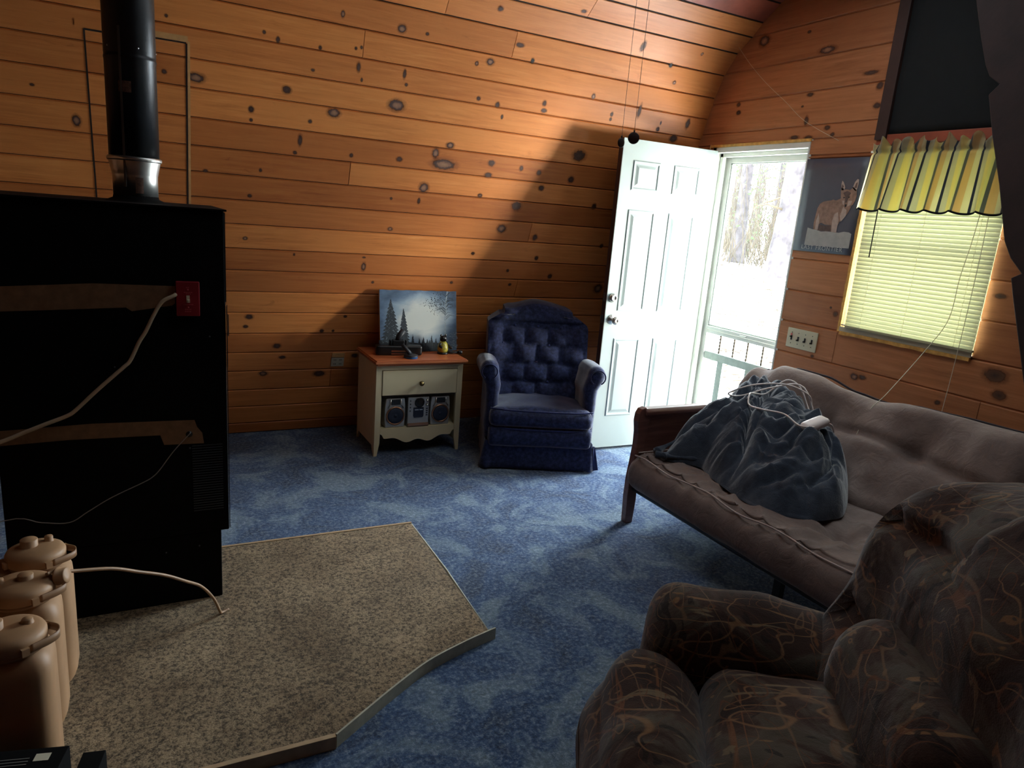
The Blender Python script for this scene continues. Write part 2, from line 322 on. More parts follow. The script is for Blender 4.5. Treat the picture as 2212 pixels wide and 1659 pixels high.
        if sub: q = o.modifiers.new('sub', 'SUBSURF'); q.levels = sub; q.render_levels = sub
        return o
def thing(name, label, cat, loc=(0, 0, 0), rz=0, group=None):
    o = bpy.data.objects.new(name, None); COL.objects.link(o); o.location = loc; o.rotation_euler = (0, 0, rz); o['label'] = label; o['category'] = cat; o.empty_display_size = .1
    if group: o['group'] = group
    return o
def tag(o, label, cat, group=None, kind=None):
    o['label'] = label; o['category'] = cat
    if group: o['group'] = group
    if kind: o['kind'] = kind
    return o
def struct(o, label, cat='room'): o['kind'] = 'structure'; o['label'] = label; o['category'] = cat; return o
def sempty(name, label, cat, loc=(0, 0, 0), rz=0): o = thing(name, label, cat, loc, rz); o['kind'] = 'structure'; return o
def smooth_path(pts, n=8):
    P = [Vector(p) for p in pts]; out = []
    for i in range(len(P)-1):
        p0, p1, p2, p3 = P[max(i-1, 0)], P[i], P[i+1], P[min(i+2, len(P)-1)]
        for k in range(n):
            t = k/n; out.append(.5*((2*p1)+(p2-p0)*t+(2*p0-5*p1+4*p2-p3)*t*t+(3*p1-p0-3*p2+p3)*t**3))
    return out+[P[-1]]
def nz3(x, y, z): return noise.noise(Vector((x, y, z)))
KNOTS_LONG= [(0.563, 2.431, 0.009, 0.009, 0), (0.629, 2.408, 0.011, 0.014, 0), (0.835, 2.406, 0.009, 0.01, 0), (1.016, 2.434, 0.007, 0.008, 0), (1.044, 2.443, 0.007, 0.008, 0), (0.933, 2.58, 0.011, 0.017, 1), (1.244, 2.568, 0.02, 0.021, 1), (1.384, 2.568, 0.01, 0.008, 0), (0.807, 2.295, 0.009, 0.007, 0), (1.04, 2.346, 0.01, 0.023, 0), (1.062, 2.287, 0.007, 0.01, 0), (1.291, 2.352, 0.01, 0.024, 0), (1.308, 2.299, 0.01, 0.008, 0), (0.257, 2.173, 0.035, 0.022, 1), (0.684, 2.18, 0.021, 0.019, 0), (1.269, 2.185, 0.047, 0.03, 1), (0.515, 2.06, 0.016, 0.016, 0), (0.516, 2.007, 0.009, 0.009, 0), (0.812, 2.038, 0.01, 0.01, 0), (0.933, 2.099, 0.032, 0.023, 1), (0.767, 1.935, 0.012, 0.03, 0), (0.745, 1.865, 0.01, 0.01, 0), (1.05, 1.884, 0.01, 0.011, 0), (1.328, 1.893, 0.016, 0.014, 0), (1.622, 2.007, 0.026, 0.018, 1), (1.541, 1.952, 0.023, 0.03, 1), (1.604, 1.892, 0.07, 0.031, 1), (1.503, 1.741, 0.029, 0.03, 1), (0.524, 1.605, 0.01, 0.01, 0), (1.486, 1.658, 0.009, 0.018, 0), (0.573, 1.751, 0.009, 0.01, 0), (1.313, 1.658, 0.006, 0.009, 0), (1.755, 2.771, 0.016, 0.014, 0), (2.241, 2.864, 0.016, 0.011, 0), (1.932, 2.608, 0.025, 0.012, 0), (2.036, 2.539, 0.012, 0.015, 2), (2.989, 2.672, 0.014, 0.014, 2), (1.775, 2.491, 0.02, 0.018, 1), (1.696, 2.47, 0.011, 0.012, 1), (3.066, 2.578, 0.011, 0.011, 1), (2.501, 2.41, 0.013, 0.017, 1), (3.173, 2.781, 0.01, 0.011, 1), (2.729, 2.746, 0.016, 0.03, 3), (1.745, 2.29, 0.014, 0.012, 0), (1.871, 2.272, 0.015, 0.015, 0), (2.175, 2.324, 0.016, 0.016, 0), (2.182, 2.282, 0.019, 0.013, 0), (2.667, 2.326, 0.01, 0.014, 0), (2.668, 2.295, 0.01, 0.011, 0), (2.868, 2.372, 0.014, 0.041, 0), (3.283, 2.347, 0.015, 0.032, 0), (3.062, 2.323, 0.007, 0.012, 0), (3.053, 2.281, 0.015, 0.016, 0), (3.205, 2.238, 0.031, 0.024, 0), (2.51, 2.046, 0.055, 0.036, 0), (2.497, 1.888, 0.024, 0.022, 0), (2.296, 1.813, 0.017, 0.018, 0), (2.251, 1.909, 0.017, 0.017, 0), (2.12, 1.923, 0.013, 0.017, 0), (1.91, 1.933, 0.022, 0.019, 0), (1.904, 1.858, 0.022, 0.016, 0), (1.877, 1.726, 0.016, 0.013, 1), (2.147, 1.68, 0.04, 0.031, 0), (2.736, 1.724, 0.018, 0.016, 0), (1.915, 2.208, 0.009, 0.013, 0), (2.079, 1.52, 0.033, 0.028, 1), (2.342, 1.475, 0.021, 0.022, 0), (2.732, 1.725, 0.018, 0.019, 0), (2.893, 1.446, 0.016, 0.016, 0), (2.394, 1.327, 0.014, 0.015, 0), (2.54, 1.196, 0.019, 0.02, 0), (2.197, 1.226, 0.011, 0.011, 0), (2.239, 1.122, 0.011, 0.011, 0), (2.979, 1.112, 0.037, 0.035, 1), (1.914, 1.338, 0.013, 0.01, 0), (0.524, 1.604, 0.01, 0.007, 0), (0.508, 1.357, 0.012, 0.01, 1), (0.78, 1.272, 0.005, 0.008, 0), (1.196, 1.274, 0.011, 0.006, 0), (1.2, 1.213, 0.014, 0.027, 1), (1.271, 1.109, 0.009, 0.009, 0), (1.334, 1.468, 0.014, 0.012, 1), (1.878, 1.726, 0.016, 0.01, 1), (1.485, 1.658, 0.009, 0.015, 0), (1.803, 1.124, 0.01, 0.01, 0), (1.914, 1.338, 0.013, 0.01, 0), (0.546, 0.858, 0.021, 0.017, 0), (0.527, 0.792, 0.013, 0.011, 0), (0.984, 0.76, 0.012, 0.012, 0), (1.056, 0.76, 0.009, 0.009, 0), (1.124, 0.864, 0.012, 0.009, 0), (0.716, 0.653, 0.028, 0.018, 0), (0.753, 0.57, 0.023, 0.012, 0), (0.642, 0.453, 0.022, 0.018, 1), (0.993, 0.44, 0.033, 0.022, 0), (1.216, 0.573, 0.019, 0.016, 0), (-0.258, 1.902, 0.019, 0.026, 1), (0.119, 2.18, 0.012, 0.01, 0), (0.133, 2.424, 0.006, 0.008, 0), (0.301, 1.72, 0.011, 0.009, 0), (-0.419, 2.039, 0.009, 0.006, 0)]
KNOTS_END= [(3.488, 2.693, 0.046, 0.031, 1), (3.001, 2.567, 0.047, 0.02, 1), (2.692, 2.408, 0.039, 0.011, 0), (2.624, 2.336, 0.022, 0.02, 0), (2.619, 2.238, 0.025, 0.015, 0), (3.067, 2.339, 0.02, 0.011, 0), (3.63, 2.337, 0.017, 0.013, 0), (3.62, 2.288, 0.017, 0.013, 0), (3.11, 2.278, 0.01, 0.005, 0), (3.065, 2.197, 0.013, 0.024, 0), (2.91, 2.148, 0.022, 0.013, 0), (2.868, 2.109, 0.012, 0.01, 0), (3.149, 2.685, 0.013, 0.008, 0), (3.03, 2.102, 0.033, 0.011, 0), (3.132, 2.108, 0.027, 0.011, 0), (2.671, 1.166, 0.006, 0.005, 0), (2.444, 0.818, 0.025, 0.018, 1), (2.395, 0.825, 0.019, 0.013, 0), (1.972, 0.8, 0.015, 0.012, 0), (2.736, 0.871, 0.013, 0.008, 0), (1.802, 1.348, 0.027, 0.011, 3), (1.743, 0.991, 0.049, 0.03, 3), (1.708, 0.907, 0.03, 0.021, 3), (2.634, 1.134, 0.015, 0.014, 3)]
# ------------------------------------------------------------------ room shell
XE = 3.438
J = [(4.673,0),(4.651,.074),(4.612,.197),(4.574,.318),(4.531,.45),(4.489,.577),(4.445,.705),(4.399,.84),(4.353,.971),(4.308,1.1),(4.264,1.226),(4.216,1.362),(4.17,1.492),(4.124,1.621),(4.08,1.747),(4.034,1.879),(3.989,2.012),(3.946,2.138),(3.904,2.266),(3.862,2.396),(3.80,2.53),(3.705,2.65),(3.60,2.73),(3.52,2.80),(3.40,2.885),(3.26,2.96)]
AR = [0]
for a, b_ in zip(J, J[1:]): AR.append(AR[-1]+math.hypot(b_[0]-a[0], b_[1]-a[1]))
def wall_pt(x, s, off=0):
    for i in range(len(J)-1):
        if s <= AR[i+1] or i == len(J)-2:
            t = (s-AR[i])/(AR[i+1]-AR[i]); a = Vector((0,)+J[i]); b_ = Vector((0,)+J[i+1]); d = (b_-a).normalized(); n = Vector((0, -d.z, d.y))
            p = a.lerp(b_, t)+n*off; return Vector((x, p.y, p.z))
def plank(mb, P, u0, u1, s0, s1, pid, g=.010, e=.0065, ue=.0016, mi=0):
    """one board: P(u, s, off) maps board coordinates to space"""
    us = [(u0, -g), (u0+ue, 0), (u1-ue, 0), (u1, -g)]; ss = [(s0, -g), (s0+e, 0), (s1-e, 0), (s1, -g)]
    vs = []; pc = []
    for s_, o1 in ss:
        for u, o2 in us: vs.append(P(u, s_, min(o1, o2))); pc.append((u, s_, pid))
    mb.add(vs, [(j*4+i, j*4+i+1, (j+1)*4+i+1, (j+1)*4+i) for j in range(3) for i in range(3)], mi, False, pc)
def knot(mb, P, u, s, ru, rs, kind, mi, rot=0):
    n = 20; K = 1.65; vs = [P(u, s, .0006)]; pc = [(0, random.random()*9, kind)]; ru = max(ru, .007); rs = max(rs, .006)
    if kind < 2: ru *= random.uniform(.85, 1.15)
    for ring in (.5, 1):
        for k in range(n):
            a = 2*PI*k/n; vs.append(P(u+math.cos(a)*ru*K*ring, s+math.sin(a)*rs*K*ring, .0006)); pc.append((ring, 0, kind))
    fs = [(0, 1+k, 1+(k+1) % n) for k in range(n)]+[(1+k, 1+n+k, 1+n+(k+1) % n, 1+(k+1) % n) for k in range(n)]
    mb.add(vs, fs, mi, False, pc)
# floor: blue carpet
mb = MB(); mb.span((-3.3, -2.1, -.06), (XE, 4.75, 0)); struct(mb.build('floor', 'carpet'), 'mottled blue shag carpet covering the floor', 'floor')
# long curved wall
mb = MB(); butt = {}
def add_butt(x, s): 
    i = max(k for k in range(len(J)-1) if AR[k] <= s); butt.setdefault(i, []).append(x)
for x, s in [(1.054, 2.46), (1.052, 1.78), (1.46, 2.74), (1.9, 2.6), (2.28, 2.88), (2.295, 1.5), (2.295, 1.1), (1.07, .36), (1.07, .49), (1.07, .6), (-1.4, .5), (-1.9, 1.1), (-1.2, 1.3), (-1.8, 2.5), (-1.5, 2.1)]: add_butt(x, s)
for i in range(len(J)-1):
    mid = (AR[i]+AR[i+1])/2; bs = list(butt.get(i, []))
    if 1.535 < mid < 2.31: bs += [-.2, .216]
    xs = sorted([-3.3]+bs+[XE+.01])
    for j in range(len(xs)-1):
        red = mid > AR[23]
        plank(mb, wall_pt, xs[j], xs[j+1], AR[i], AR[i+1], i*1.37+j*.71+.3, mi=3 if red else 0, ue=.003 if (bs and (xs[j] in (-.2, .216) or xs[j+1] in (-.2, .216))) else .0016)
for kx, ks, ru, rs, k in KNOTS_LONG: knot(mb, wall_pt, kx, ks, ru, rs, k, 1)
# cut-out access panel behind the stovepipe: dark saw cuts and pale raw edges
def strip(x0, x1, s0, s1, mi, h=.0015):
    n = max(1, int((s1-s0)/.13)); 
    for k in range(n):
        a, b_ = s0+(s1-s0)*k/n, s0+(s1-s0)*(k+1)/n; mb.add([wall_pt(x0, a, h), wall_pt(x1, a, h), wall_pt(x1, b_, h), wall_pt(x0, b_, h)], [(0, 1, 2, 3)], mi)
strip(-.203, -.196, 1.53, 2.31, 2); strip(.213, .22, 1.50, 2.32, 2); strip(-.2, .0, 2.305, 2.313, 2); strip(.05, .216, 2.318, 2.325, 2)
strip(.221, .232, 1.50, 2.33, 4); strip(-.01, .222, 2.326, 2.352, 4); strip(-.235, -.01, 2.318, 2.345, 0)
# solid backing behind the boards
prof = [(y+.01, z-.004) for y, z in J]+[(y+.12, z+.08) for y, z in J[::-1]]
mb.prism(prof, -3.3, XE+.1, 'x', 2)
struct(mb.build('wall_left', ['pine', 'knot', 'groove', 'red_board', 'raw_pine']), 'long curved wall of orange knotty pine boards', 'wall')
# end wall with the doorway and the window
DY0, DY1, DZ = 3.005, 3.80, 2.09; WY0, WY1, WZ0, WZ1 = 1.865, 2.578, 1.045, 2.0
def prof_y(z):
    for a, b_ in zip(J, J[1:]):
        if a[1] <= z <= b_[1]: return a[0]+(b_[0]-a[0])*(z-a[1])/(b_[1]-a[1])
    return 3.2
ZR = [0, .11, .297, .484, .671, .858, 1.044, 1.23, 1.415, 1.60, 1.79, 1.98, 2.167, 2.355, 2.54, 2.733, 2.93, 3.12]
mb = MB(); PE = lambda u, s, off: Vector((XE-off, u, s))
def flip_plank(*a, **k): plank(*a, **k)
pid = 40
for i in range(len(ZR)-1):
    cuts = [ZR[i]]+[z for z in (WZ0, WZ1, DZ) if ZR[i]+.012 < z < ZR[i+1]-.012]+[ZR[i+1]]
    for z0, z1 in zip(cuts, cuts[1:]):
        zm = (z0+z1)/2; top = prof_y(z0)+.02; iv = [(-2.1, top)]
        def cut(iv, a, b_):
            out = []
            for p, q in iv:
                if b_ <= p or a >= q: out.append((p, q)); continue
                if a > p: out.append((p, a))
                if b_ < q: out.append((b_, q))
            return out
        if zm < DZ: iv = cut(iv, DY0, DY1)
        if WZ0 < zm < WZ1: iv = cut(iv, WY0, WY1)
        bb = {3: [1.2], 4: [1.778], 5: [2.6, 1.2], 6: [], 7: [1.5], 8: [], 13: [0.9], 15: [.6]}.get(i, [])
        for p, q in iv:
            ys = sorted([p]+[v_ for v_ in bb if p+.05 < v_ < q-.05]+[q])
            for a, b_ in zip(ys, ys[1:]): plank(mb, PE, a, b_, z0, z1, pid+i*1.9+a*.37, g=.008, e=.007, mi=0); 
for ky, kz, ru, rs, k in KNOTS_END: knot(mb, PE, ky, kz, ru, rs, k, 1)
# body of the wall behind the boards, around the openings (0.12 thick)
xa, xb = XE+.008, XE+.13
for a, b_ in [((-2.1, 0), (WY0, 3.12)), ((WY0, 0), (WY1, WZ0)), ((WY0, WZ1), (WY1, 3.12)), ((WY1, 0), (DY0, 3.12)), ((DY0, DZ), (DY1, 3.12))]: mb.span((xa, a[0], a[1]), (xb, b_[0], b_[1]), 2)
mb.prism([(DY1, 0), (4.66, 0), (3.99, 2.0), (3.88, 2.35), (DY1, 2.5)], xa, xb, 'x', 2)
mb.span((XE+.0005, DY0-.012, .0), (XE+.008, DY0, DZ), 3)
struct(mb.build('wall_far', ['pine_end', 'knot', 'raw_pine', 'white_frame']), 'end wall of brownish pine boards holding the doorway and window', 'wall')
# unseen sides of the room close it off
mb = MB(); y = -2.0
for i in range(len(ZR)-1): plank(mb, lambda u, s, off: Vector((u, y+off, s)), -3.3, XE, ZR[i], ZR[i+1], 90+i*1.3)
mb.span((-3.3, -2.1, 0), (XE, -2.008, 3.12), 1); struct(mb.build('wall_right', ['pine_end', 'groove']), 'pine board wall on the right behind the viewer', 'wall')
mb = MB()
for i in range(len(ZR)-1): plank(mb, lambda u, s, off: Vector((-3.2+off, u, s)), -2.0, 4.6 if ZR[i] < .5 else prof_y(ZR[i]), ZR[i], ZR[i+1], 120+i*1.3)
mb.span((-3.3, -2.1, 0), (-3.208, 4.7, 3.12), 1); struct(mb.build('wall_near', ['pine_end', 'groove']), 'pine board wall behind the viewer', 'wall')
mb = MB(); mb.span((-3.3, -2.1, 2.975), (XE+.13, 3.42, 3.1)); struct(mb.build('ceiling', 'dark_wood'), 'dark flat ceiling boards above the curved wall', 'ceiling')
# ------------------------------------------------------------------ doorway: jamb, white panel door, storm door
mb = MB(); x0, x1 = XE-.004, 3.60
mb.span((x0, DY1-.03, 0), (x1, DY1, DZ-.012)); mb.span((x0+.002, DY0, 0), (x1, DY0+.012, DZ-.012)); mb.span((x0, DY0, DZ-.045), (x1, DY1, DZ-.012)); mb.span((x0, DY0, -.02), (x1, DY1, .018))
mb.span((x0-.004, DY0-.004, DZ-.012), (x0+.05, DY1+.03, DZ+.006), 1); mb.span((XE+.04, DY1-.055, .02), (XE+.07, DY1-.03, DZ-.04)); mb.span((XE+.04, DY0+.012, DZ-.07), (XE+.07, DY1-.03, DZ-.045))
mb.add([(x0-.004, DY1+.03, DZ-.02), (x0-.004, DY1+.022, DZ-.02), (x0-.004, DY1+.027, DZ+.04), (x0-.012, DY1+.027, DZ-.02)], [(0, 1, 2), (0, 2, 3), (1, 3, 2), (0, 3, 1)], 2)
struct(mb.build('trim_1', ['white_frame', 'yellow_foam', 'raw_pine'], bevel=.002), 'white door frame with yellowed top edge', 'door frame')
ang = math.atan2(3.775-3.752, 2.69-3.43)
d1 = sempty('door_1', 'white six-panel door standing open beside the storm door', 'door', (3.425, 3.765, 0), ang)
DW = .752; mb = MB(); mb.span((0, -.0225, .02), (DW, .0225, 2.055)); mb.span((DW, -.0223, .02), (DW+.003, .0223, 2.055), 1)
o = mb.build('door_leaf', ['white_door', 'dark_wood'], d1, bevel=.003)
def raised(mb, u0, u1, z0, z1, y, sgn):
    def ring(i, h): return [(u0+i, y+sgn*h, z0+i), (u1-i, y+sgn*h, z0+i), (u1-i, y+sgn*h, z1-i), (u0+i, y+sgn*h, z1-i)]
    rs = [ring(0, 0), ring(.006, .005), ring(.012, .005), ring(.02, -.0), ring(.028, .0006), ring(.045, .006)]
    vs = [p for r_ in rs for p in r_]; fs = []
    for k in range(len(rs)-1):
        for i in range(4): a, b_ = k*4+i, k*4+(i+1) % 4; fs.append((a, b_, b_+4, a+4))
    n = len(rs)*4; fs.append((n-4, n-3, n-2, n-1)); mb.add(vs, fs if sgn > 0 else [f[::-1] for f in fs])
for z0, z1 in ((.245, .79), (.972, 1.627), (1.745, 1.93)):
    for u0, u1 in ((.087, .300), (.408, .625)):
        # distances are measured from the free edge
        mb = MB(); raised(mb, DW-u1, DW-u0, z0, z1, .0225, 1); raised(mb, DW-u1, DW-u0, z0, z1, -.0225, -1); mb.build('door_panel', 'white_door', d1)
def knob(z, u, big, parent, name):
    for s in (1, -1):
        mb = MB(); x = DW-u
        prof = [(.033, 0), (.033, .004), (.028, .009), (.014, .012), (.011, .028), (.02, .036), (.027, .046), (.027, .054), (.02, .062), (.006, .064), (.005, .061)] if big else [(.03, 0), (.03, .005), (.025, .018), (.021, .022), (.012, .022), (.011, .019)]
        mb.lathe(prof, (x, .0225*s, z), 28, 0, (0, s, 0)); o = mb.build(name, 'chrome', parent); o['label'] = 'round brushed nickel '+name.replace('_', ' ')
knob(.914, .055, True, d1, 'door_knob'); knob(1.058, .045, False, d1, 'deadbolt')
mb = MB(); mb.box((DW+.003, 0, .914), (.004, .024, .055)); mb.box((DW+.003, 0, 1.058), (.004, .024, .055)); mb.build('latch_plate', 'black_edge', d1)
for z in (.3, 1.05, 1.85): mb = MB(); mb.tube([(-.004, .0, z-.045), (-.004, .0, z+.045)], .006); mb.build('hinge', 'chrome', d1)
# storm door
d2 = sempty('door_2', 'white storm door with tall glass above and grille below', 'storm door', (3.54, 3.03, 0))
W2 = .735; mb = MB()
mb.span((-.018, 0, .03), (.018, .058, 2.05)); mb.span((-.018, W2-.055, .03), (.018, W2, 2.05)); mb.span((-.018, .058, 1.985), (.018, W2-.055, 2.05)); mb.span((-.018, .058, .03), (.018, W2-.055, .17))
mb.build('door_frame', 'white_frame', d2, bevel=.003)
mb = MB(); mb.span((-.024, .05, .862), (.02, W2-.05, .885)); mb.span((-.02, .05, .835), (.018, W2-.05, .858)); mb.span((-.03, .3, .866), (-.024, .36, .876), 1); mb.build('middle_bar', ['white_frame', 'chrome'], d2, bevel=.002)
mb = MB(); mb.span((-.003, .055, .885), (.001, W2-.052, 1.986)); mb.build('glass_pane', 'glass', d2)
mb = MB()
for a, b_ in (((.055, .875), (.066, 1.99)), ((W2-.064, .875), (W2-.053, 1.99)), ((.055, 1.979), (W2-.053, 1.99)), ((.055, .885), (W2-.053, .895))): mb.span((-.012, a[0], a[1]), (-.003, b_[0], b_[1]))
mb.build('glazing_bead', 'grey_green', d2)
mb = MB(); mb.span((-.01, .055, .65), (.012, W2-.052, .705)); o = mb.build('cross_rail', 'grey_green', d2, bevel=.003)
for yy in (.255, .515): mb = MB(); mb.span((-.008, yy-.024, .17), (.01, yy+.03, .65)); mb.build('baluster', 'grey_green', d2, bevel=.002)
for yy in (.164, .297, .42, .551):
    mb = MB(); mb.lathe([(.004+.0035*abs(math.sin(h*18)), .705+h*.13) for h in [k/40 for k in range(41)]], (0, yy, 0), 8); mb.build('twisted_spindle', 'twig', d2)
# ------------------------------------------------------------------ window
w1 = sempty('window_1', 'window with a grey vinyl sill beside the doorway', 'window', (XE, WY0, WZ0)); ww, wh = WY1-WY0, WZ1-WZ0
mb = MB(); mb.span((.05, 0, 0), (.1, .035, wh)); mb.span((.05, ww-.035, 0), (.1, ww, wh)); mb.span((.05, .035, 0), (.1, ww-.035, .04)); mb.span((.05, .035, wh-.04), (.1, ww-.035, wh)); mb.span((.055, .035, wh*.5-.02), (.095, ww-.035, wh*.5+.02)); mb.build('window_frame', 'vinyl', w1, bevel=.003)
mb = MB(); mb.span((.073, .034, .039), (.077, ww-.034, wh-.039)); mb.build('window_pane', 'glass', w1)
mb = MB(); mb.span((-.012, -.004, .004), (.05, ww+.006, .012)); mb.span((-.014, -.004, .004), (-.008, ww+.006, .03)); mb.span((-.012, 0, .036), (-.006, ww, .044)); mb.build('window_sill', 'vinyl', w1, bevel=.001)
mb = MB()
def ragged(pts_fn, n, mi):  # wavy yellowed strip
    vs = []; fs = []
    for k in range(n+1):
        for p in pts_fn(k/n): vs.append(p)
    for k in range(n):
        for i in range(4): fs.append((k*4+i, k*4+(i+1) % 4, k*4+4+(i+1) % 4, k*4+4+i))
    fs += [(0, 1, 2, 3), (n*4+3, n*4+2, n*4+1, n*4)]; mb.add(vs, fs, mi)
ragged(lambda t: [(-.012, ww+.002, t*.66), (-.012, ww+.02+.004*nz3(t*14, 0, 1), t*.66), (.01, ww+.02, t*.66), (.01, ww+.002, t*.66)], 26, 0)
ragged(lambda t: [(-.016, t*ww, .004), (-.016, t*ww, -.014-.005*nz3(t*11, 3, 1)), (.0, t*ww, -.016), (.0, t*ww, .004)], 26, 0)
mb.build('casing_edge', 'yellow_foam', w1)
# orange board strip and dark upper frame above the window
mb = MB(); mb.span((XE-.02, 1.4, 2.035), (XE-.002, 2.57, 2.085)); struct(mb.build('trim_2', 'red_board', bevel=.002), 'reddish strip of board above the valance', 'trim')
mb = MB(); mb.span((XE-.035, 2.512, 2.06), (XE-.002, 2.575, 2.97)); struct(mb.build('trim_3', 'dark_wood', bevel=.003), 'dark upright board beside the black panel', 'trim')
mb = MB(); mb.grid(lambda u, v_: Vector((XE-.014+.004*nz3(u*5, v_*6, 0), 1.35+u*1.16, 2.086+v_*.87)), 30, 24); o = mb.build('black_cloth_cover', 'black_cloth', solid=.008)
tag(o, 'black cloth hung over the opening above the striped valance', 'cloth')
# leaning rough timber in front of the window's right side
edge = [(1.12,.0),(1.30,.50),(1.495,.963),(1.559,1.145),(1.631,1.347),(1.661,1.439),(1.625,1.461),(1.682,1.52),(1.721,1.588),(1.793,1.813),(1.868,2.017),(1.921,2.183),(1.885,2.221),(1.934,2.258),(1.962,2.307),(2.008,2.424),(2.063,2.58),(2.20,2.975)]
mb = MB(); n = len(edge); vs = []; fs = []
for y, z in edge:
    for dx, dy in ((0, -.006), (.02, 0), (.1, .0), (.14, -.02), (.14, -.42), (0, -.42)): vs.append((3.2+dx, y+dy, z))
for k in range(n-1):
    for i in range(6): fs.append((k*6+i, k*6+(i+1) % 6, k*6+6+(i+1) % 6, k*6+6+i))
fs += [tuple(range(6)), tuple((n-1)*6+i for i in range(6))[::-1]]; mb.add(vs, fs)
tag(mb.build('timber_brace', 'brace', bevel=.004), 'dark rough-edged timber slab leaning up to the ceiling right of the window', 'timber')
# ------------------------------------------------------------------ things on the end wall
bl = thing('window_blind', 'pale yellow horizontal slat blind, fully lowered over the window', 'blind', (3.418, 1.852, 1.085))
bw = .69; mb = MB(); NS = 43
for k in range(NS):
    z = .012+k*.0208
    def sl(u, v_): 
        t = v_-.5; return Vector((-.003+t*.006+.0035*(1-4*t*t)*-1, u*bw+.0015*nz3(k, u*3, 0), z+t*.0245))
    mb.grid(sl, 6, 4)
mb.build('slats', 'slat', bl)
mb = MB(); mb.box((0, bw/2, -.004), (.018, bw, .012)); mb.build('bottom_rail', 'slat', bl, bevel=.002)
mb = MB(); mb.box((0, bw/2, .915), (.03, bw, .03)); mb.build('head_rail', 'slat', bl, bevel=.002)
for yy in (.09, .36, .60): mb = MB(); mb.tube([(-.009+.002*math.sin(k*2.1), yy+.0015*math.sin(k*1.7), k*.0208/2) for k in range(86)], .0008, 5); mb.build('ladder_cord', 'ivory', bl)
mb = MB(); mb.tube([(-.022, 2.469-1.852, .86), (-.02, 2.467-1.852, .378)], .003, 8); o = mb.build('tilt_wand', 'dark_grey', bl); o['label'] = 'thin dark tilt wand'
def Lb(p): return (p[0]-3.418, p[1]-1.852, p[2]-1.085)
mb = MB(); mb.tube(smooth_path([Lb(p) for p in [(3.39, 1.93, 1.96), (3.394, 1.955, 1.6), (3.394, 1.974, 1.411), (3.375, 1.972, 1.213), (3.345, 2.031, 1.051), (3.10, 2.018, 0.85), (3.03, 2.04, 0.765), (2.96, 2.041, 0.62), (2.9, 2.021, 0.53), (2.86, 2.008, 0.475)]]), .0016, 6); mb.lathe([(.003, 0), (.005, .012), (.002, .02)], Lb((2.86, 2.008, .462)), 8); mb.build('pull_cord', 'ivory', bl)
mb = MB(); mb.tube(smooth_path([Lb(p) for p in [(3.392, 1.915, 1.96), (3.394, 1.905, 1.5), (3.39, 1.905, 1.08), (3.36, 1.897, .78), (3.35, 1.9, .6)]]), .0014, 6); mb.build('pull_cord', 'ivory', bl)
# valance
mb = MB(); VW = .79
def vz(u, v_):
    pl = math.sin(u*2*PI*6.5+.6*math.sin(u*9)); amp = .012+.014*(1-v_); hd = max(0, (v_-.86)/.14)
    x = 3.40-.012-amp*(.5+.5*pl)-hd*.014*math.sin(u*2*PI*13+1)*1.0
    if .82 < v_ < .88: x = 3.40-.006-.006*(.5+.5*pl)
    y = 1.80+u*VW*(1-.06*v_)+.012*math.cos(u*2*PI*6.5)*(1-v_)+.004
    z = 1.70+v_*.345+.006*math.sin(u*2*PI*6.5)*(1-v_)+hd*.016*math.sin(u*2*PI*11)+.01*hd*math.cos(u*40)
    return Vector((x, y, z))
mb.grid(vz, 220, 26, 0, True, lambda u, v_: (u, v_, 0))
vl = mb.build('valance', 'valance', solid=.0012); tag(vl, 'striped yellow, grey and blue gathered valance over the window blind', 'valance')
mb = MB(); mb.tube([(3.405, 1.80, 2.0), (3.405, 2.575, 2.0)], .006, 8); o = mb.build('curtain_rod', 'white_frame'); tag(o, 'thin curtain rod threaded through the striped valance', 'rod')
# poster
ps = thing('poster', 'blue-grey wildlife poster with a coyote on snow between door and window', 'poster', (XE-.004, 3.003, 1.462))
PW, PH = .405, .518; mb = MB(); mb.grid(lambda u, v_: Vector((-.002-.002*math.sin(u*3)*math.sin(v_*3), -u*PW, v_*PH)), 8, 8)
M['poster'] = plain('blue_grey_poster', (82, 85, 96), .45, nz=.12, nscale=3); M['snow_print'] = plain('printed_snow', (168, 168, 162), .6, nz=.1, nscale=30)
M['coyote'] = plain('printed_fur', (150, 118, 100), .7, nz=.3, nscale=45); M['coyote_dark'] = plain('printed_dark_fur', (96, 76, 70), .7, nz=.3, nscale=50); M['coyote_pale'] = plain('printed_pale_fur', (182, 160, 146), .7, nz=.15, nscale=50)
M['print_black'] = plain('printed_black', (34, 30, 32), .7); M['letter'] = plain('pale_lettering', (176, 176, 172), .6)
mb.build('sheet', 'poster', ps, solid=.001)
# picture coordinates: (px from left, px from top) of a 1.0 x 1.28 sheet
def pp(pts, h, mi, mbx): # layered flat print
    vs = [(-h, -a*PW, (1-b_)*PH) for a, b_ in pts]; mbx.add(vs, [tuple(range(len(vs)))], mi)
mb = MB()
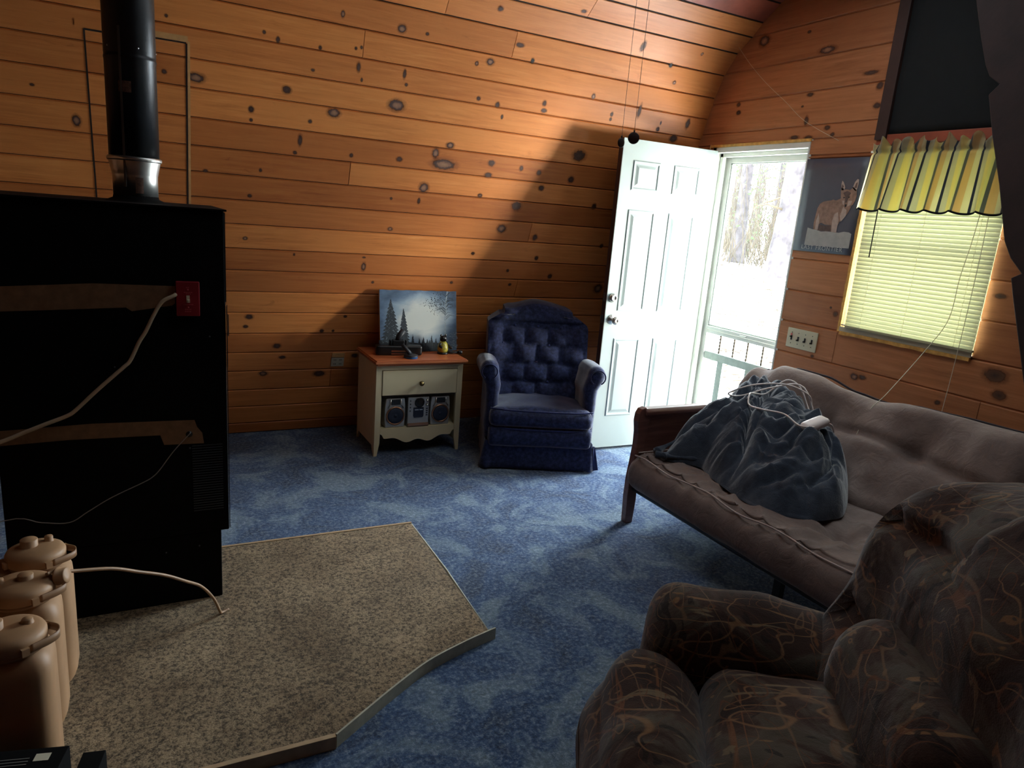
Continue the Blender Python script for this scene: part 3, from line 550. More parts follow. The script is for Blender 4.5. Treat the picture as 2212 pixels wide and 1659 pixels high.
# straightened out: u across, v down
pp([(.20,.93),(.21,.74),(.30,.755),(.38,.76),(.45,.775),(.56,.765),(.64,.77),(.74,.775),(.82,.76),(.90,.765),(.94,.78),(.94,.93)], .0052, 0, mb)
body = [(.31,.755),(.30,.68),(.31,.60),(.32,.53),(.35,.48),(.40,.455),(.47,.445),(.53,.44),(.56,.43),(.60,.44),(.66,.425),(.70,.40),(.74,.44),(.80,.50),(.86,.50),(.83,.56),(.78,.62),(.72,.66),(.70,.70),(.70,.775),(.61,.77),(.595,.70),(.56,.70),(.50,.70),(.42,.68),(.39,.70),(.385,.76)]
pp(body, .0054, 1, mb)
pp([(.40,.70),(.50,.71),(.595,.70),(.61,.77),(.385,.765)], .0055, 2, mb)
pp([(.34,.755),(.335,.66),(.36,.58),(.39,.66),(.385,.755)], .0056, 3, mb); pp([(.62,.77),(.60,.66),(.62,.58),(.67,.56),(.70,.64),(.70,.77)], .0056, 3, mb)
pp([(.74,.50),(.80,.54),(.80,.60),(.74,.66),(.71,.60)], .0056, 3, mb)
pp([(.67,.40),(.655,.34),(.66,.30),(.70,.325),(.74,.325),(.80,.33),(.84,.30),(.90,.335),(.915,.39),(.905,.44),(.88,.48),(.84,.50),(.80,.52),(.77,.525),(.74,.50),(.70,.46)], .0058, 1, mb)
pp([(.66,.33),(.645,.27),(.65,.235),(.675,.25),(.70,.28),(.715,.31),(.69,.335)], .0058, 3, mb); pp([(.83,.31),(.85,.25),(.88,.22),(.905,.225),(.91,.27),(.90,.32),(.885,.345)], .0058, 3, mb)
pp([(.665,.32),(.66,.27),(.69,.295)], .006, 2, mb); pp([(.855,.31),(.87,.26),(.895,.25),(.893,.31)], .006, 2, mb)
pp([(.70,.36),(.76,.34),(.82,.36),(.80,.40),(.78,.46),(.75,.46),(.74,.40)], .006, 2, mb); pp([(.70,.44),(.74,.44),(.745,.49),(.72,.475)], .006, 3, mb); pp([(.80,.44),(.86,.44),(.85,.48),(.80,.50)], .006, 3, mb)
for a, b_ in ((.725, .41), (.80, .405)): pp([(a-.016, b_), (a, b_-.009), (a+.018, b_-.002), (a, b_+.008)], .0063, 4, mb)
pp([(.755,.478),(.79,.478),(.785,.50),(.772,.51),(.758,.50)], .0063, 4, mb)
mb.build('printed_coyote', ['snow_print', 'coyote', 'coyote_dark', 'coyote_pale', 'print_black'], ps)
def lettering(txt, size, parent, loc, rot, m_, name='lettering', space=1.0, ext=.0003):
    cu = bpy.data.curves.new(name, 'FONT'); cu.body = txt; cu.size = size; cu.space_character = space; cu.extrude = ext; cu.align_x = 'CENTER'
    tmp = bpy.data.objects.new('t', cu); COL.objects.link(tmp); dg = bpy.context.evaluated_depsgraph_get(); me = bpy.data.meshes.new_from_object(tmp.evaluated_get(dg)); bpy.data.objects.remove(tmp)
    o = bpy.data.objects.new(name, me); me.materials.clear(); me.materials.append(M[m_]); COL.objects.link(o); o.parent = parent; o.location = loc; o.rotation_euler = rot; return o
lettering('LAST FRONTIER', .034, ps, (-.0055, -PW*.5, .014), (PI/2, 0, -PI/2), 'letter', space=1.18)
# four-gang switch plate
sw = thing('light_switch', 'cream four-gang switch plate with dark toggles below the poster', 'switch plate', (XE-.001, 2.934, .893))
mb = MB(); mb.span((-.006, -.217, 0), (0, 0, .117)); mb.build('plate', 'cream_plate', sw, bevel=.003)
for k in range(4):
    y = -.035-k*.049; mb = MB(); mb.box((-.0066, y, .058), (.001, .011, .026)); mb.box((-.012, y, .05 if k else .066), (.014, .007, .009)); o = mb.build('toggle', 'black_plastic', sw)
    if k == 0: mb = MB(); mb.box((-.0075, y+.002, .079), (.002, .01, .012)); mb.build('red_sticker', 'red_faint', sw)
    for z in (.026, .091): mb = MB(); mb.lathe([(.0028, 0), (.0028, .001)], (-.006, y, z), 8, 0, (-1, 0, 0)); mb.build('screw', 'dark_grey', sw)
# cobweb thread
mb = MB(); mb.tube(smooth_path([(3.405, 3.698, 2.711), (3.40, 3.55, 2.57), (3.395, 3.385, 2.436), (3.40, 3.21, 2.31), (3.405, 3.043, 2.187), (3.415, 2.80, 2.07)]), .0008, 4); tag(mb.build('thread', 'ivory'), 'fine pale thread strung across the end wall above the door', 'thread')
# outlet on the long wall
p = wall_pt(1.105, .545, 0); ol = thing('wall_outlet', 'pale outlet plate low on the pine wall left of the nightstand', 'outlet', p); tilt = -math.atan2(.33, 1)
ol.rotation_euler = (tilt*-1, 0, 0) if False else (-.315*-1, 0, 0)
mb = MB(); mb.span((-.042, -.007, -.05), (.042, 0, .018)); mb.build('plate', 'vinyl', ol, bevel=.002)
mb = MB(); mb.span((-.04, -.009, .02), (.042, 0, .05)); o = mb.build('wood_block', 'raw_pine', ol, bevel=.001); o['label'] = 'small pale wood strip'
for a in (-.018, .018):
    for b_ in (-.03, 0): mb = MB(); mb.box((a-.005, -.0075, b_), (.003, .002, .009)); mb.box((a+.005, -.0075, b_), (.003, .002, .009)); mb.build('socket', 'black_plastic', ol)
# pull chains
for x, z, r_, lab, ry in ((1.408, 1.788, .0155, 'left pull chain ending in a brown oval disc in front of the door corner', .25), (1.456, 1.808, .019, 'right pull chain ending in a round dark disc in front of the door', -.45)):
    t = thing('pull_chain', lab, 'pull chain', (x, 2.0, z), 0, 'ceiling pull chains')
    mb = MB(); zz = r_
    while zz < 2.97-z: 
        mb.add([Vector(q)*.0017+Vector((0, 0, zz)) for q in ((1, 0, 0), (-1, 0, 0), (0, 1, 0), (0, -1, 0), (0, 0, 1), (0, 0, -1))], [(0, 2, 4), (2, 1, 4), (1, 3, 4), (3, 0, 4), (2, 0, 5), (1, 2, 5), (3, 1, 5), (0, 3, 5)], 0, True); zz += .0042
    mb.tube([(0, 0, r_), (0, 0, 2.975-z)], .0005, 4); mb.build('chain', 'dark_wood', t)
    mb = MB(); mb.lathe([(r_*.85, -.003), (r_, -.0015), (r_, .0015), (r_*.85, .003)], (0, 0, 0), 24, 0, (math.sin(ry), -math.cos(ry), 0)); mb.lathe([(.003, r_-.002), (.003, r_+.006)], (0, 0, 0), 8); mb.build('disc', 'dark_wood', t)
# ------------------------------------------------------------------ hearth board
HB = [(-.62, 3.12), (.262, 3.0), (1.105, 2.978)]
curve = smooth_path([(1.07, 2.019, 0), (.95, 1.985, 0), (.80, 1.93, 0), (.66, 1.85, 0), (.55, 1.78, 0), (.435, 1.705, 0)], 6)
poly = [(-.9, 3.0), (.262, 2.985), (1.10, 2.972)]+[(p.x, p.y) for p in curve]+[(.43, 1.712), (-.9, 1.73)]
h = thing('hearth_board', 'speckled tan hearth slab with one curved edge lying on the blue carpet', 'hearth', (0, 0, 0))
mb = MB(); mb.prism(poly, .0, .04); mb.build('slab', 'hearth', h)
mb = MB(); mb.box((.10, 2.988, .0215), (2.01, .014, .043), 0, ('Z', R(-.8))); mb.build('edge_strip', 'trim', h, bevel=.001)
mb = MB(); mb.box((-.235, 1.712, .0215), (1.34, .016, .043), 0, ('Z', R(-.8))); mb.build('edge_strip', 'trim', h, bevel=.001)
mb = MB(); mb.tube([(1.103, 2.97, .034), (1.095, 2.5, .036), (1.072, 2.03, .034)], .005, 6); mb.build('edge_strip', 'trim_grey', h)
mb = MB(); pts = [(1.10, 2.026)]+[(p.x, p.y) for p in curve]; vs = []; fs = []
for i, (x, y) in enumerate(pts):
    a = Vector(pts[min(i+1, len(pts)-1)])-Vector(pts[max(i-1, 0)]); nrm = Vector((a.y, -a.x)).normalized()*-.006
    vs += [(x, y, 0), (x-nrm.x*-1, y-nrm.y*-1, 0), (x-nrm.x*-1, y-nrm.y*-1, .045), (x, y, .045)]
for i in range(len(pts)-1):
    for k in range(4): fs.append((i*4+k, i*4+(k+1) % 4, i*4+4+(k+1) % 4, i*4+4+k))
n = len(pts)-1; fs += [(0, 1, 2, 3), (n*4+3, n*4+2, n*4+1, n*4)]; mb.add(vs, fs); o = mb.build('edge_strip', 'trim_grey', h); o['label'] = 'pale curved edge strip'
# ------------------------------------------------------------------ furnace
f = thing('wood_furnace', 'tall black steel furnace cabinet standing on the hearth slab', 'furnace', (0, 2.58, .04))
mb = MB(); mb.span((-.435, 0, .27), (.243, .6, 1.424)); mb.build('body', 'black', f, bevel=.004)
mb = MB(); mb.span((-.415, .004, 0), (.216, .58, .27)); mb.build('base', 'black', f, bevel=.003)
mb = MB(); mb.box((.2445, .004, 1.27), (.003, .004, .30)); mb.box((.2465, .002, 1.0), (.003, .004, .22)); mb.box((.2455, .0, .6), (.0025, .003, .64)); mb.box((.2505, .0, 1.04), (.002, .02, .075)); o = mb.build('edge_flange', 'black_edge', f)
mb = MB(); mb.span((-.46, -.01, 1.424), (.25, .6, 1.430)); mb.build('top_plate', 'black', f)
T1 = [(-.435,1.195),(-.148,1.214),(.088,1.211),(.086,1.154),(.077,1.146),(-.042,1.126),(-.059,1.138),(-.277,1.127),(-.435,1.12)]
T2 = [(-.435,.742),(-.172,.75),(.135,.743),(.143,.717),(.159,.694),(.164,.655),(.037,.659),(.026,.695),(-.24,.699),(-.435,.693)]
for k, T in enumerate((T1, T2)): mb = MB(); mb.prism([(x, z-.04) for x, z in T], -.0012, 0, 'y'); o = mb.build('tape_strip', 'tape', f); o['label'] = ('upper', 'lower')[k]+' strip of brown tape'
mb = MB(); mb.lathe([(.011, 0), (.011, .0016)], (.117, 0, .652), 20, 0, (0, -1, 0)); mb.build('grommet', 'black_plastic', f)
mb = MB(); [mb.box((.175, -.0006, .36+k*.0095), (.1, .0012, .003)) for k in range(27)]; mb.build('vent_slots', 'black_edge', f)
for x, z in ((.118, .60), (-.1, .9), (.19, 1.0), (-.03, .97), (.14, .22), (.03, .21)): mb = MB(); mb.lathe([(.003, 0), (.003, .002), (.001, .003)], (x, .0, z), 8, 0, (0, -1, 0)); mb.build('screw', 'black_edge', f)
# stovepipe
sp = thing('stovepipe', 'black stovepipe with a shiny metal reducer rising from the furnace', 'stovepipe', (-.016, 2.85, 1.47))
mb = MB(); mb.lathe([(.078, .148), (.078, .455), (.0795, .458), (.0795, .464), (.078, .468), (.078, .474), (.0785, .476), (.0785, 1.505)], (0, 0, 0), 48); mb.build('pipe', 'pipe', sp)
mb = MB(); mb.box((-.030, -.0735, .30), (.007, .002, .5), 0, ('Z', -.38)); mb.build('seam', 'black_edge', sp)
mb = MB(); mb.lathe([(.083, .135), (.085, .139), (.085, .147), (.080, .150), (.080, .142), (.080, .134), (.071, .092), (.070, .088), (.0705, .086), (.070, .083), (.070, .02), (.066, .02)], (0, 0, 0), 48); mb.build('reducer', 'galv', sp)
mb = MB(); mb.lathe([(.07, .021), (.072, .012), (.10, -.0), (.105, .0), (.105, -.001), (.07, -.001)], (0, 0, 0), 40); mb.build('flue_collar', 'black', sp)
for a in (-.95, .32, 1.4): mb = MB(); mb.lathe([(.003, .078), (.003, .080), (.001, .081)], (0, 0, .49), 8, 0, (math.sin(a), -math.cos(a), 0)); mb.build('screw', 'galv', sp)
def arc_patch(z0, z1, a0, a1, r_): 
    mb = MB(); mb.grid(lambda u, v_: Vector((math.sin(a0+(a1-a0)*u)*r_, -math.cos(a0+(a1-a0)*u)*r_, z0+(z1-z0)*v_)), 10, 2); return mb
M['worn_label'] = plain('worn_brown_label', (98, 66, 50), .7, nz=.6, nscale=120)
o = arc_patch(.35, .385, -.5, .0, .0786).build('label_patch', 'worn_label', sp); o = arc_patch(.03, .082, .0, .35, .0705).build('label_patch', 'worn_label', sp)
# red switch plate
rs_ = thing('red_switch_plate', 'red emergency switch plate mounted on the black furnace face', 'switch plate', (.125, 2.579, 1.171))
mb = MB(); mb.span((-.036, -.016, -.058), (.036, 0, .058)); mb.build('plate', 'red', rs_, bevel=.003)
mb = MB(); mb.box((0, -.0175, 0), (.010, .003, .024)); mb.box((.0015, -.024, -.006), (.007, .012, .009)); o = mb.build('toggle', 'ivory', rs_)
mb = MB()
for z, w_ in ((.022, .024), (.017, .012), (.038, .01), (-.019, .028), (-.035, .02), (-.042, .02)):
    x = -w_/2
    while x < w_/2: l = .002+random.random()*.003; mb.box((x+l/2, -.0163, z), (l, .0006, .003)); x += l+.0015
mb.build('worn_print', 'red_faint', rs_)
for z in (.031, -.028): mb = MB(); mb.lathe([(.003, 0), (.003, .001)], (0, -.016, z), 10, 0, (0, -1, 0)); mb.build('screw', 'red_faint', rs_)
# cables over the furnace face
mb = MB(); mb.tube(smooth_path([(.089, 2.566, 1.186), (0.08, 2.562, 1.18), (0.047, 2.562, 1.161), (0.021, 2.562, 1.117), (-0.004, 2.562, 1.063), (-0.026, 2.562, 1.025), (-0.053, 2.562, 0.966), (-0.072, 2.56, 0.945), (-0.125, 2.56, 0.895), (-0.166, 2.56, 0.855), (-0.214, 2.56, 0.806), (-0.24, 2.56, 0.787), (-0.298, 2.56, 0.764), (-0.361, 2.56, 0.738), (-0.423, 2.56, 0.712), (-0.6, 2.56, 0.65), (-.9, 2.6, .5), (-1.2, 2.7, .02)], 5), .0065, 8); tag(mb.build('power_cable', 'white_cable'), 'thick off-white cable running down from the red switch plate', 'cable')
mb = MB(); mb.tube(smooth_path([(.117, 2.579, .692), (0.118, 2.57, 0.696), (0.065, 2.57, 0.636), (0.02, 2.57, 0.572), (-0.003, 2.57, 0.548), (-0.032, 2.57, 0.531), (-0.131, 2.57, 0.486), (-0.201, 2.57, 0.444), (-0.256, 2.57, 0.412), (-0.333, 2.57, 0.422), (-0.432, 2.57, 0.443), (-0.7, 2.57, 0.35), (-1., 2.6, .01)], 5), .0016, 6); tag(mb.build('thin_wire', 'silver'), 'thin pale wire hanging from the hole in the lower tape strip', 'wire')
mb = MB(); mb.tube(smooth_path([(-.262, 2.03, .505), (-0.245, 2.06, 0.498), (-0.217, 2.09, 0.475), (-.12, 2.15, .435), (-0.051, 2.2, 0.386), (.02, 2.25, .335), (0.079, 2.30, 0.277), (.13, 2.36, .215), (0.17, 2.40, 0.14), (.192, 2.43, .07), (.2, 2.45, .048), (.225, 2.47, .045)], 6), .005, 8); tag(mb.build('fuel_hose', 'brown_hose'), 'brown hose arching from the middle tan can down to the hearth', 'hose')
# ------------------------------------------------------------------ tan cans
def can(loc, label, kind, rz=0):
    t = thing('water_can', label, 'water can', loc, rz, 'tan plastic cans by the furnace')
    # local: +x end is towards the room; body .34 x .155 x .41
    def sh(p, q):
        if p.z > .36: k = (p.z-.36)/.07; p.y *= 1-.12*k; p.x = p.x*(1-.04*k)
        if p.z < .06: p.x -= .02*(1-p.z/.06)*(1 if p.x > 0 else -1); p.y *= .93+.07*p.z/.06
        side = 1-min(1, abs(p.x)/.11)
        if abs(q.y) > .95 and .08 < p.z < .34: p.y *= 1-.10*math.sin((p.z-.08)/.26*PI)*side**.5
        return p
    mb = MB(); mb.rbox((0, 0, .205), (.34, .158, .41), .045, (22, 12, 20), sh); mb.build('body', 'can', t)
    mb = MB(); mb.lathe([(.072, 0), (.072, .010)], (.085, 0, .405), 32); mb.build('neck', 'can_dark', t)
    mb = MB(); mb.lathe([(.070, .0), (.0745, .003), (.0745, .026), (.070, .034), (.058, .040), (.030, .044), (.0, .0445)], (.085, 0, .413), 40)
    for a in range(4): an = a*PI/2+.5; mb.box((.085+math.cos(an)*.077, math.sin(an)*.077, .424), (.012, .016, .018), 0, ('Z', an))
    o = mb.build('screw_cap', 'can', t)
    def small(x, y, r_, h, name, ax=(0, 0, 1), z=.452):
        mb = MB(); prof = [(r_*1.15, 0), (r_*1.15, .004), (r_, .005), (r_, h-.002), (r_*.9, h), (0, h)]; mb.lathe(prof, (x, y, z), 24, 0, ax)
        for k in range(16): a = 2*PI*k/16; 
        mb.build(name, 'can', t)
    if kind == 0: small(.07, .005, .022, .026, 'spout_cap'); small(.115, .03, .011, .018, 'vent_cap')
    if kind == 1: small(.095, .005, .018, .018, 'spout_cap'); small(.04, .0, .009, .016, 'vent_cap'); small(.165, .01, .021, .026, 'open_spout_cap', (.9, -.35, .2), .447)
    if kind == 2: small(.055, -.0, .020, .026, 'spout_cap'); small(.12, .01, .012, .014, 'vent_cap')
    # strap loop round the cap
    mb = MB(); pts = [(.085+math.cos(a)*.079, math.sin(a)*.079) for a in [R(-60)+k*R(120)/12 for k in range(13)]]; vs = []; fs = []
    pts2 = [(.085+math.cos(R(-50))*.075, math.sin(R(-50))*.075), (.165, -.035), (.182, -.012), (.18, .014), (.16, .034), (.085+math.cos(R(40))*.075, math.sin(R(40))*.075)]
    sm_ = smooth_path([(x, y, 0) for x, y in pts2], 6)
    for p in sm_: vs += [(p.x, p.y, .414), (p.x, p.y, .434)]
    mb.add(vs, [(2*i, 2*i+2, 2*i+3, 2*i+1) for i in range(len(sm_)-1)], 0, True); mb.build('strap', 'can_dark', t, solid=.003)
    # carrying handle at the far end
    mb = MB(); mb.tube(smooth_path([(-.02, 0, .40), (-.03, 0, .455), (-.09, 0, .475), (-.14, 0, .45), (-.155, 0, .395)], 6), .016, 12); mb.build('handle', 'can', t)
    return t
can((-.395, 2.235, .04), 'tan plastic water can nearest the furnace, rearmost of the three', 0)
can((-.405, 2.035, .04), 'middle tan water can with the brown hose in its cap', 1)
can((-.40, 1.805, .04), 'tan plastic water can nearest the viewer behind the black box', 2)
b1 = thing('black_box', 'black printed box in front of the nearest tan can', 'box', (-.193, 1.625, .04), R(-14))
mb = MB(); mb.span((-.34, -.3, 0), (0, 0, .235)); mb.build('carton', 'black', b1, bevel=.002)
mb = MB(); mb.box((-.045, -.03, .2354), (.03, .022, .0008)); mb.build('printed_square', 'ivory', b1)
mb = MB(); [mb.box((-.125, -.03-.009*k, .2354), (.11, .0018, .0006)) for k in range(3)]; mb.build('printed_lines', 'silver', b1)
b2 = thing('flat_black_box', 'low plain black box beside the printed box at the hearth corner', 'box', (-.125, 1.70, .04), R(-12))
mb = MB(); mb.span((-.05, -.3, 0), (0, -.012, .15)); mb.span((-.08, -.28, .0), (-.05, -.02, .10)); mb.build('carton', 'black', b2, bevel=.002)
# ------------------------------------------------------------------ nightstand
ns = thing('nightstand', 'cream nightstand with an orange wood top against the pine wall', 'nightstand', (1.508, 4.02, 0))
hw = .286; D = .40
mb = MB(); mb.prism([(-hw, .0), (-hw, .585), (-hw+.038, .585), (-hw+.038, .20), (-hw+.036, .09), (-hw+.02, .0)], 0, .02, 'y'); mb.build('front_post', 'cream', ns, bevel=.002)
mb = MB(); mb.prism([(hw, .0), (hw, .585), (hw-.038, .585), (hw-.038, .20), (hw-.036, .09), (hw-.02, .0)], 0, .02, 'y'); mb.build('front_post', 'cream', ns, bevel=.002)
for s in (-1, 1): mb = MB(); mb.prism([(.02, 0), (.06, .06), (D-.05, .06), (D, 0), (D, .585), (.02, .585)], s*hw, s*(hw-.016), 'x'); mb.build('side_panel', 'cream', ns, bevel=.002)
mb = MB(); mb.span((-hw+.038, .001, .553), (hw-.038, .02, .585)); mb.build('top_rail', 'cream', ns)
mb = MB(); mb.span((-hw+.016, .02, .165), (hw-.016, D, .178)); mb.span((-hw+.016, .02, .375), (hw-.016, D, .383), 1); mb.span((-hw+.016, D-.008, .165), (hw-.016, D, .583), 1); mb.build('shelf', ['cream', 'cream_dark'], ns)
ap = [(-hw+.038, .178), (hw-.038, .178)]; x = hw-.038
for k in range(41):
    t = k/40; xx = x-2*x*t; c_ = abs(2*t-1); z = .085+.045*(c_**2)+.012*math.cos(c_*PI*3.2)*(1-.3*c_)+(.02 if c_ > .93 else 0); ap.append((xx, z))
mb = MB(); mb.prism(ap, .002, .018, 'y'); mb.build('apron', 'cream', ns)
mb = MB(); mb.span((-hw+.041, -.004, .392), (hw-.041, .3, .549)); dr = mb.build('drawer', 'cream', ns, bevel=.003)
mb = MB(); mb.lathe([(.008, 0), (.008, .004), (.005, .008), (.006, .014), (.014, .020), (.0165, .027), (.013, .034), (0, .037)], (.0, -.004, .468), 24, 0, (0, -1, 0)); kb = mb.build('drawer_knob', 'brass', dr)
mb = MB(); mb.prism([(-.302, -.04), (.302, -.04), (.302, .41), (-.302, .41)], .597, .612); mb.prism([(-.290, -.028), (.290, -.028), (.290, .405), (-.290, .405)], .585, .597); mb.prism([(-.295, -.033), (.295, -.033), (.295, .408), (-.295, .408)], .612, .618); mb.build('tabletop', 'oak_top', ns, bevel=.003)
# stereo in the shelf: two speakers and the player
def speaker(x, label):
    t = thing('stereo_speaker', label, 'speaker', (x, 4.035, .178), 0, 'stereo speakers in the nightstand')
    mb = MB(); mb.prism([(-.062, 0), (.062, 0), (.068, .07), (.066, .15), (.06, .19), (-.06, .19), (-.066, .15), (-.068, .07)], 0, .14, 'y'); mb.build('cabinet', 'silver', t, bevel=.006)
    mb = MB(); mb.lathe([(.055, 0), (.060, .004), (.060, .009), (.053, .011), (.050, .006), (.050, 0)], (0, 0, .078), 36, 0, (0, -1, 0)); mb.build('chrome_ring', 'copper', t)
    mb = MB(); mb.lathe([(.050, 0), (.050, .008), (.045, .011), (.02, .009), (.006, .007), (.004, .010), (0, .011)], (0, 0, .078), 36, 0, (0, -1, 0)); mb.build('speaker_cone', 'speaker_blue', t)
    mb = MB(); mb.span((-.028, -.006, .148), (.028, 0, .182)); mb.build('tweeter', 'black_plastic', t, bevel=.006)
    for s in (-1, 1): mb = MB(); mb.tube([(s*.033, -.006, .184), (s*.033, -.006, .152), (s*.05, -.006, .128)], .004, 8); mb.build('accent_bar', 'chrome', t)
speaker(1.357, 'silver stereo speaker with a blue-black cone, left in the nightstand shelf'); speaker(1.658, 'silver stereo speaker at the right end of the nightstand shelf')
st = thing('stereo_player', 'silver compact stereo unit between the two speakers', 'stereo', (1.508, 4.03, .178))
mb = MB(); mb.span((-.07, 0, 0), (.07, .16, .192)); mb.build('cabinet', 'silver', st, bevel=.004)
mb = MB(); mb.lathe([(.030, 0), (.032, .006), (.026, .008), (0, .008)], (.005, 0, .158), 28, 0, (0, -1, 0)); mb.build('display_dial', 'black_plastic', st)
mb = MB(); mb.prism([(-.028, .06), (-.034, .07), (-.034, .125), (.034, .125), (.034, .07), (.028, .06)], -.004, 0, 'y'); mb.build('cassette_window', 'speaker_blue', st)
for a, b_ in ((-.026, 0), (.006, .026)): mb = MB(); mb.span((a, -.006, .108), (b_, -.004, .113)); mb.build('chrome_mark', 'chrome', st)
mb = MB(); mb.span((-.07, -.012, .004), (.07, .004, .022)); mb.build('button_bar', 'copper', st, bevel=.003)
for x, z in ((.056, .17), (.056, .14)): mb = MB(); mb.lathe([(.009, 0), (.008, .01), (0, .011)], (x, 0, z), 16, 0, (0, -1, 0)); mb.build('volume_knob', 'chrome', st)
for k in range(4):
    mb = MB(); mb.lathe([(.004, 0), (.004, .003)], (-.055, 0, .17-k*.022), 10, 0, (0, -1, 0)); mb.build('small_button', 'dark_grey', st)
    mb = MB(); mb.box((.056, -.001, .115-k*.014), (.012, .003, .007)); mb.build('small_button', 'dark_grey', st)
# painting leaning on the wall
pt = thing('painting', 'unframed misty lake landscape canvas leaning on the nightstand', 'painting', (1.572, 4.245, .622)); pt.rotation_euler = (R(-10), 0, R(0))
PWd, PHt = .525, .392
mb = MB(); mb.span((-PWd/2, -.009, 0), (PWd/2, .009, PHt)); mb.build('stretcher_frame', 'raw_pine', pt, bevel=.002)
m, nt, b = mat('painted_mist'); M['mist'] = m; v = coords(nt, (1, 1, 1)); sp_ = N(nt, 'ShaderNodeSeparateXYZ'); nt.links.new(v, sp_.inputs[0])
nzv = noise_t(nt, coords(nt, (4, 4, 7)), 1.6, 5, .6, .5)
g = N(nt, 'ShaderNodeTexGradient', gradient_type='SPHERICAL'); nt.links.new(coords(nt, (3.6, 1, 4.6)), g.inputs[0]); g.id_data.links.new(g.outputs[1], ramp(nt, [(0, (0, 0, 0)), (1, (1, 1, 1))]).inputs[0])
mp = [n_ for n_ in nt.nodes if n_.type == 'MAPPING'][-1]; mp.inputs['Location'].default_value = (-.05, 0, -.95)
ad = N(nt, 'ShaderNodeMath', operation='MULTIPLY_ADD', n_1=.60); nt.links.new(nzv, ad.inputs[0]); nt.links.new(g.outputs[1], ad.inputs[2])
nt.links.new(ramp(nt, [(.22, srgb((44, 62, 84))), (.42, srgb((88, 112, 138))), (.62, srgb((138, 160, 178))), (.95, srgb((198, 206, 202)))], ad.outputs[0]).outputs[0], b.inputs['Base Color']); b.inputs['Roughness'].default_value = .45
mb = MB(); mb.grid(lambda u, v_: Vector((-PWd/2+u*PWd, -.0095, v_*PHt+(.0015*math.sin(u*40) if v_ == 1 else 0))), 24, 18); cv = mb.build('canvas', 'mist', pt)
M['spruce'] = plain('painted_spruce', (36, 46, 54), .5, nz=.4, nscale=90); M['frost'] = plain('painted_frost', (150, 166, 176), .5, nz=.3, nscale=90); M['paint_black'] = plain('painted_dark', (14, 20, 24), .5); M['glow'] = plain('painted_glow', (206, 200, 180), .5)
mb = MB(); rnd = random.Random(3)
def spruce(cx, base, top, w, frost=True):
    n = 24; L = []; Rr = []
    for k in range(n+1):
        t = k/n; z = base+(top-base)*t; ww_ = w*(1-t)**.8*(1 if k % 2 else .66); L.append((cx-ww_+rnd.uniform(-.002, .002), z-(.006 if k % 2 else 0))); Rr.append((cx+ww_+rnd.uniform(-.002, .002), z-(.006 if k % 2 else 0)))
    for k in range(n): mb.add([(L[k][0], -.0101, L[k][1]), (Rr[k][0], -.0101, Rr[k][1]), (Rr[k+1][0], -.0101, Rr[k+1][1]), (L[k+1][0], -.0101, L[k+1][1])], [(0, 1, 2, 3)], 0)
    if frost:
        for k in range(int(90*w/.05)):
            t = rnd.random()**1.2*.95; z = base+(top-base)*t; x = cx+rnd.uniform(-.95, .95)*w*(1-t); l = rnd.uniform(.004, .011)*(1-.5*t); d = 1 if x > cx else -1
            mb.add([(x, -.0104, z), (x+d*l, -.0104, z-l*.45), (x+d*l*.6, -.0104, z-l*.55)], [(0, 1, 2)], 1)
spruce(-.19, .06, .335, .072); spruce(-.105, .05, .275, .045)
for x, t in ((-.045, .11), (.0, .085), (.028, .095), (.055, .083), (.085, .105), (.115, .085), (.07, .075), (.02, .07), (.145, .07)): spruce(x, .0, t, .02, False)
mb.add([(-.27, -.01005, 0), (.2, -.01005, 0), (.18, -.01005, .045), (.1, -.01005, .055), (.0, -.01005, .05), (-.08, -.01005, .06), (-.27, -.01005, .075)], [tuple(range(7))], 2)
# birch on the right
def limb(pts, w0, w1, mi):
    for i in range(len(pts)-1):
        a, b_ = Vector(pts[i]), Vector(pts[i+1]); d = (b_-a); nn = Vector((-d.y, d.x)).normalized(); wa = w0+(w1-w0)*i/len(pts); wb = w0+(w1-w0)*(i+1)/len(pts)
        mb.add([(a.x-nn.x*wa, -.0103, a.y-nn.y*wa), (a.x+nn.x*wa, -.0103, a.y+nn.y*wa), (b_.x+nn.x*wb, -.0103, b_.y+nn.y*wb), (b_.x-nn.x*wb, -.0103, b_.y-nn.y*wb)], [(0, 1, 2, 3)], mi)
limb([(.178, .09), (.182, .16), (.18, .22), (.188, .27), (.19, .33), (.198, .39)], .005, .003, 1)
for k in range(26):
    z = rnd.uniform(.2, .36); d = rnd.choice((-1, 1)); x0 = .186; l = rnd.uniform(.03, .11 if d < 0 else .07); limb([(x0, z), (x0+d*l*.5, z+l*.45), (x0+d*l, z+l*.35)], .0012, .0005, 0)
for k in range(170):
    a = rnd.gauss(.13, .05); z = rnd.gauss(.31, .035)
    if a < .255 and z < .39: s_ = rnd.uniform(.0015, .004); mb.add([(a-s_, -.0102, z), (a, -.0102, z-s_), (a+s_, -.0102, z), (a, -.0102, z+s_)], [(0, 1, 2, 3)], 0)
for k in range(40):
    a = rnd.uniform(.19, .26); z = rnd.uniform(.02, .12); l = rnd.uniform(.008, .02); mb.add([(a, -.0104, z), (min(.27, a+l), -.0104, z+.001), (min(.27, a+l), -.0104, z-.002)], [(0, 1, 2)], 1)
mb.build('painted_trees', ['spruce', 'frost', 'paint_black', 'glow'], cv)
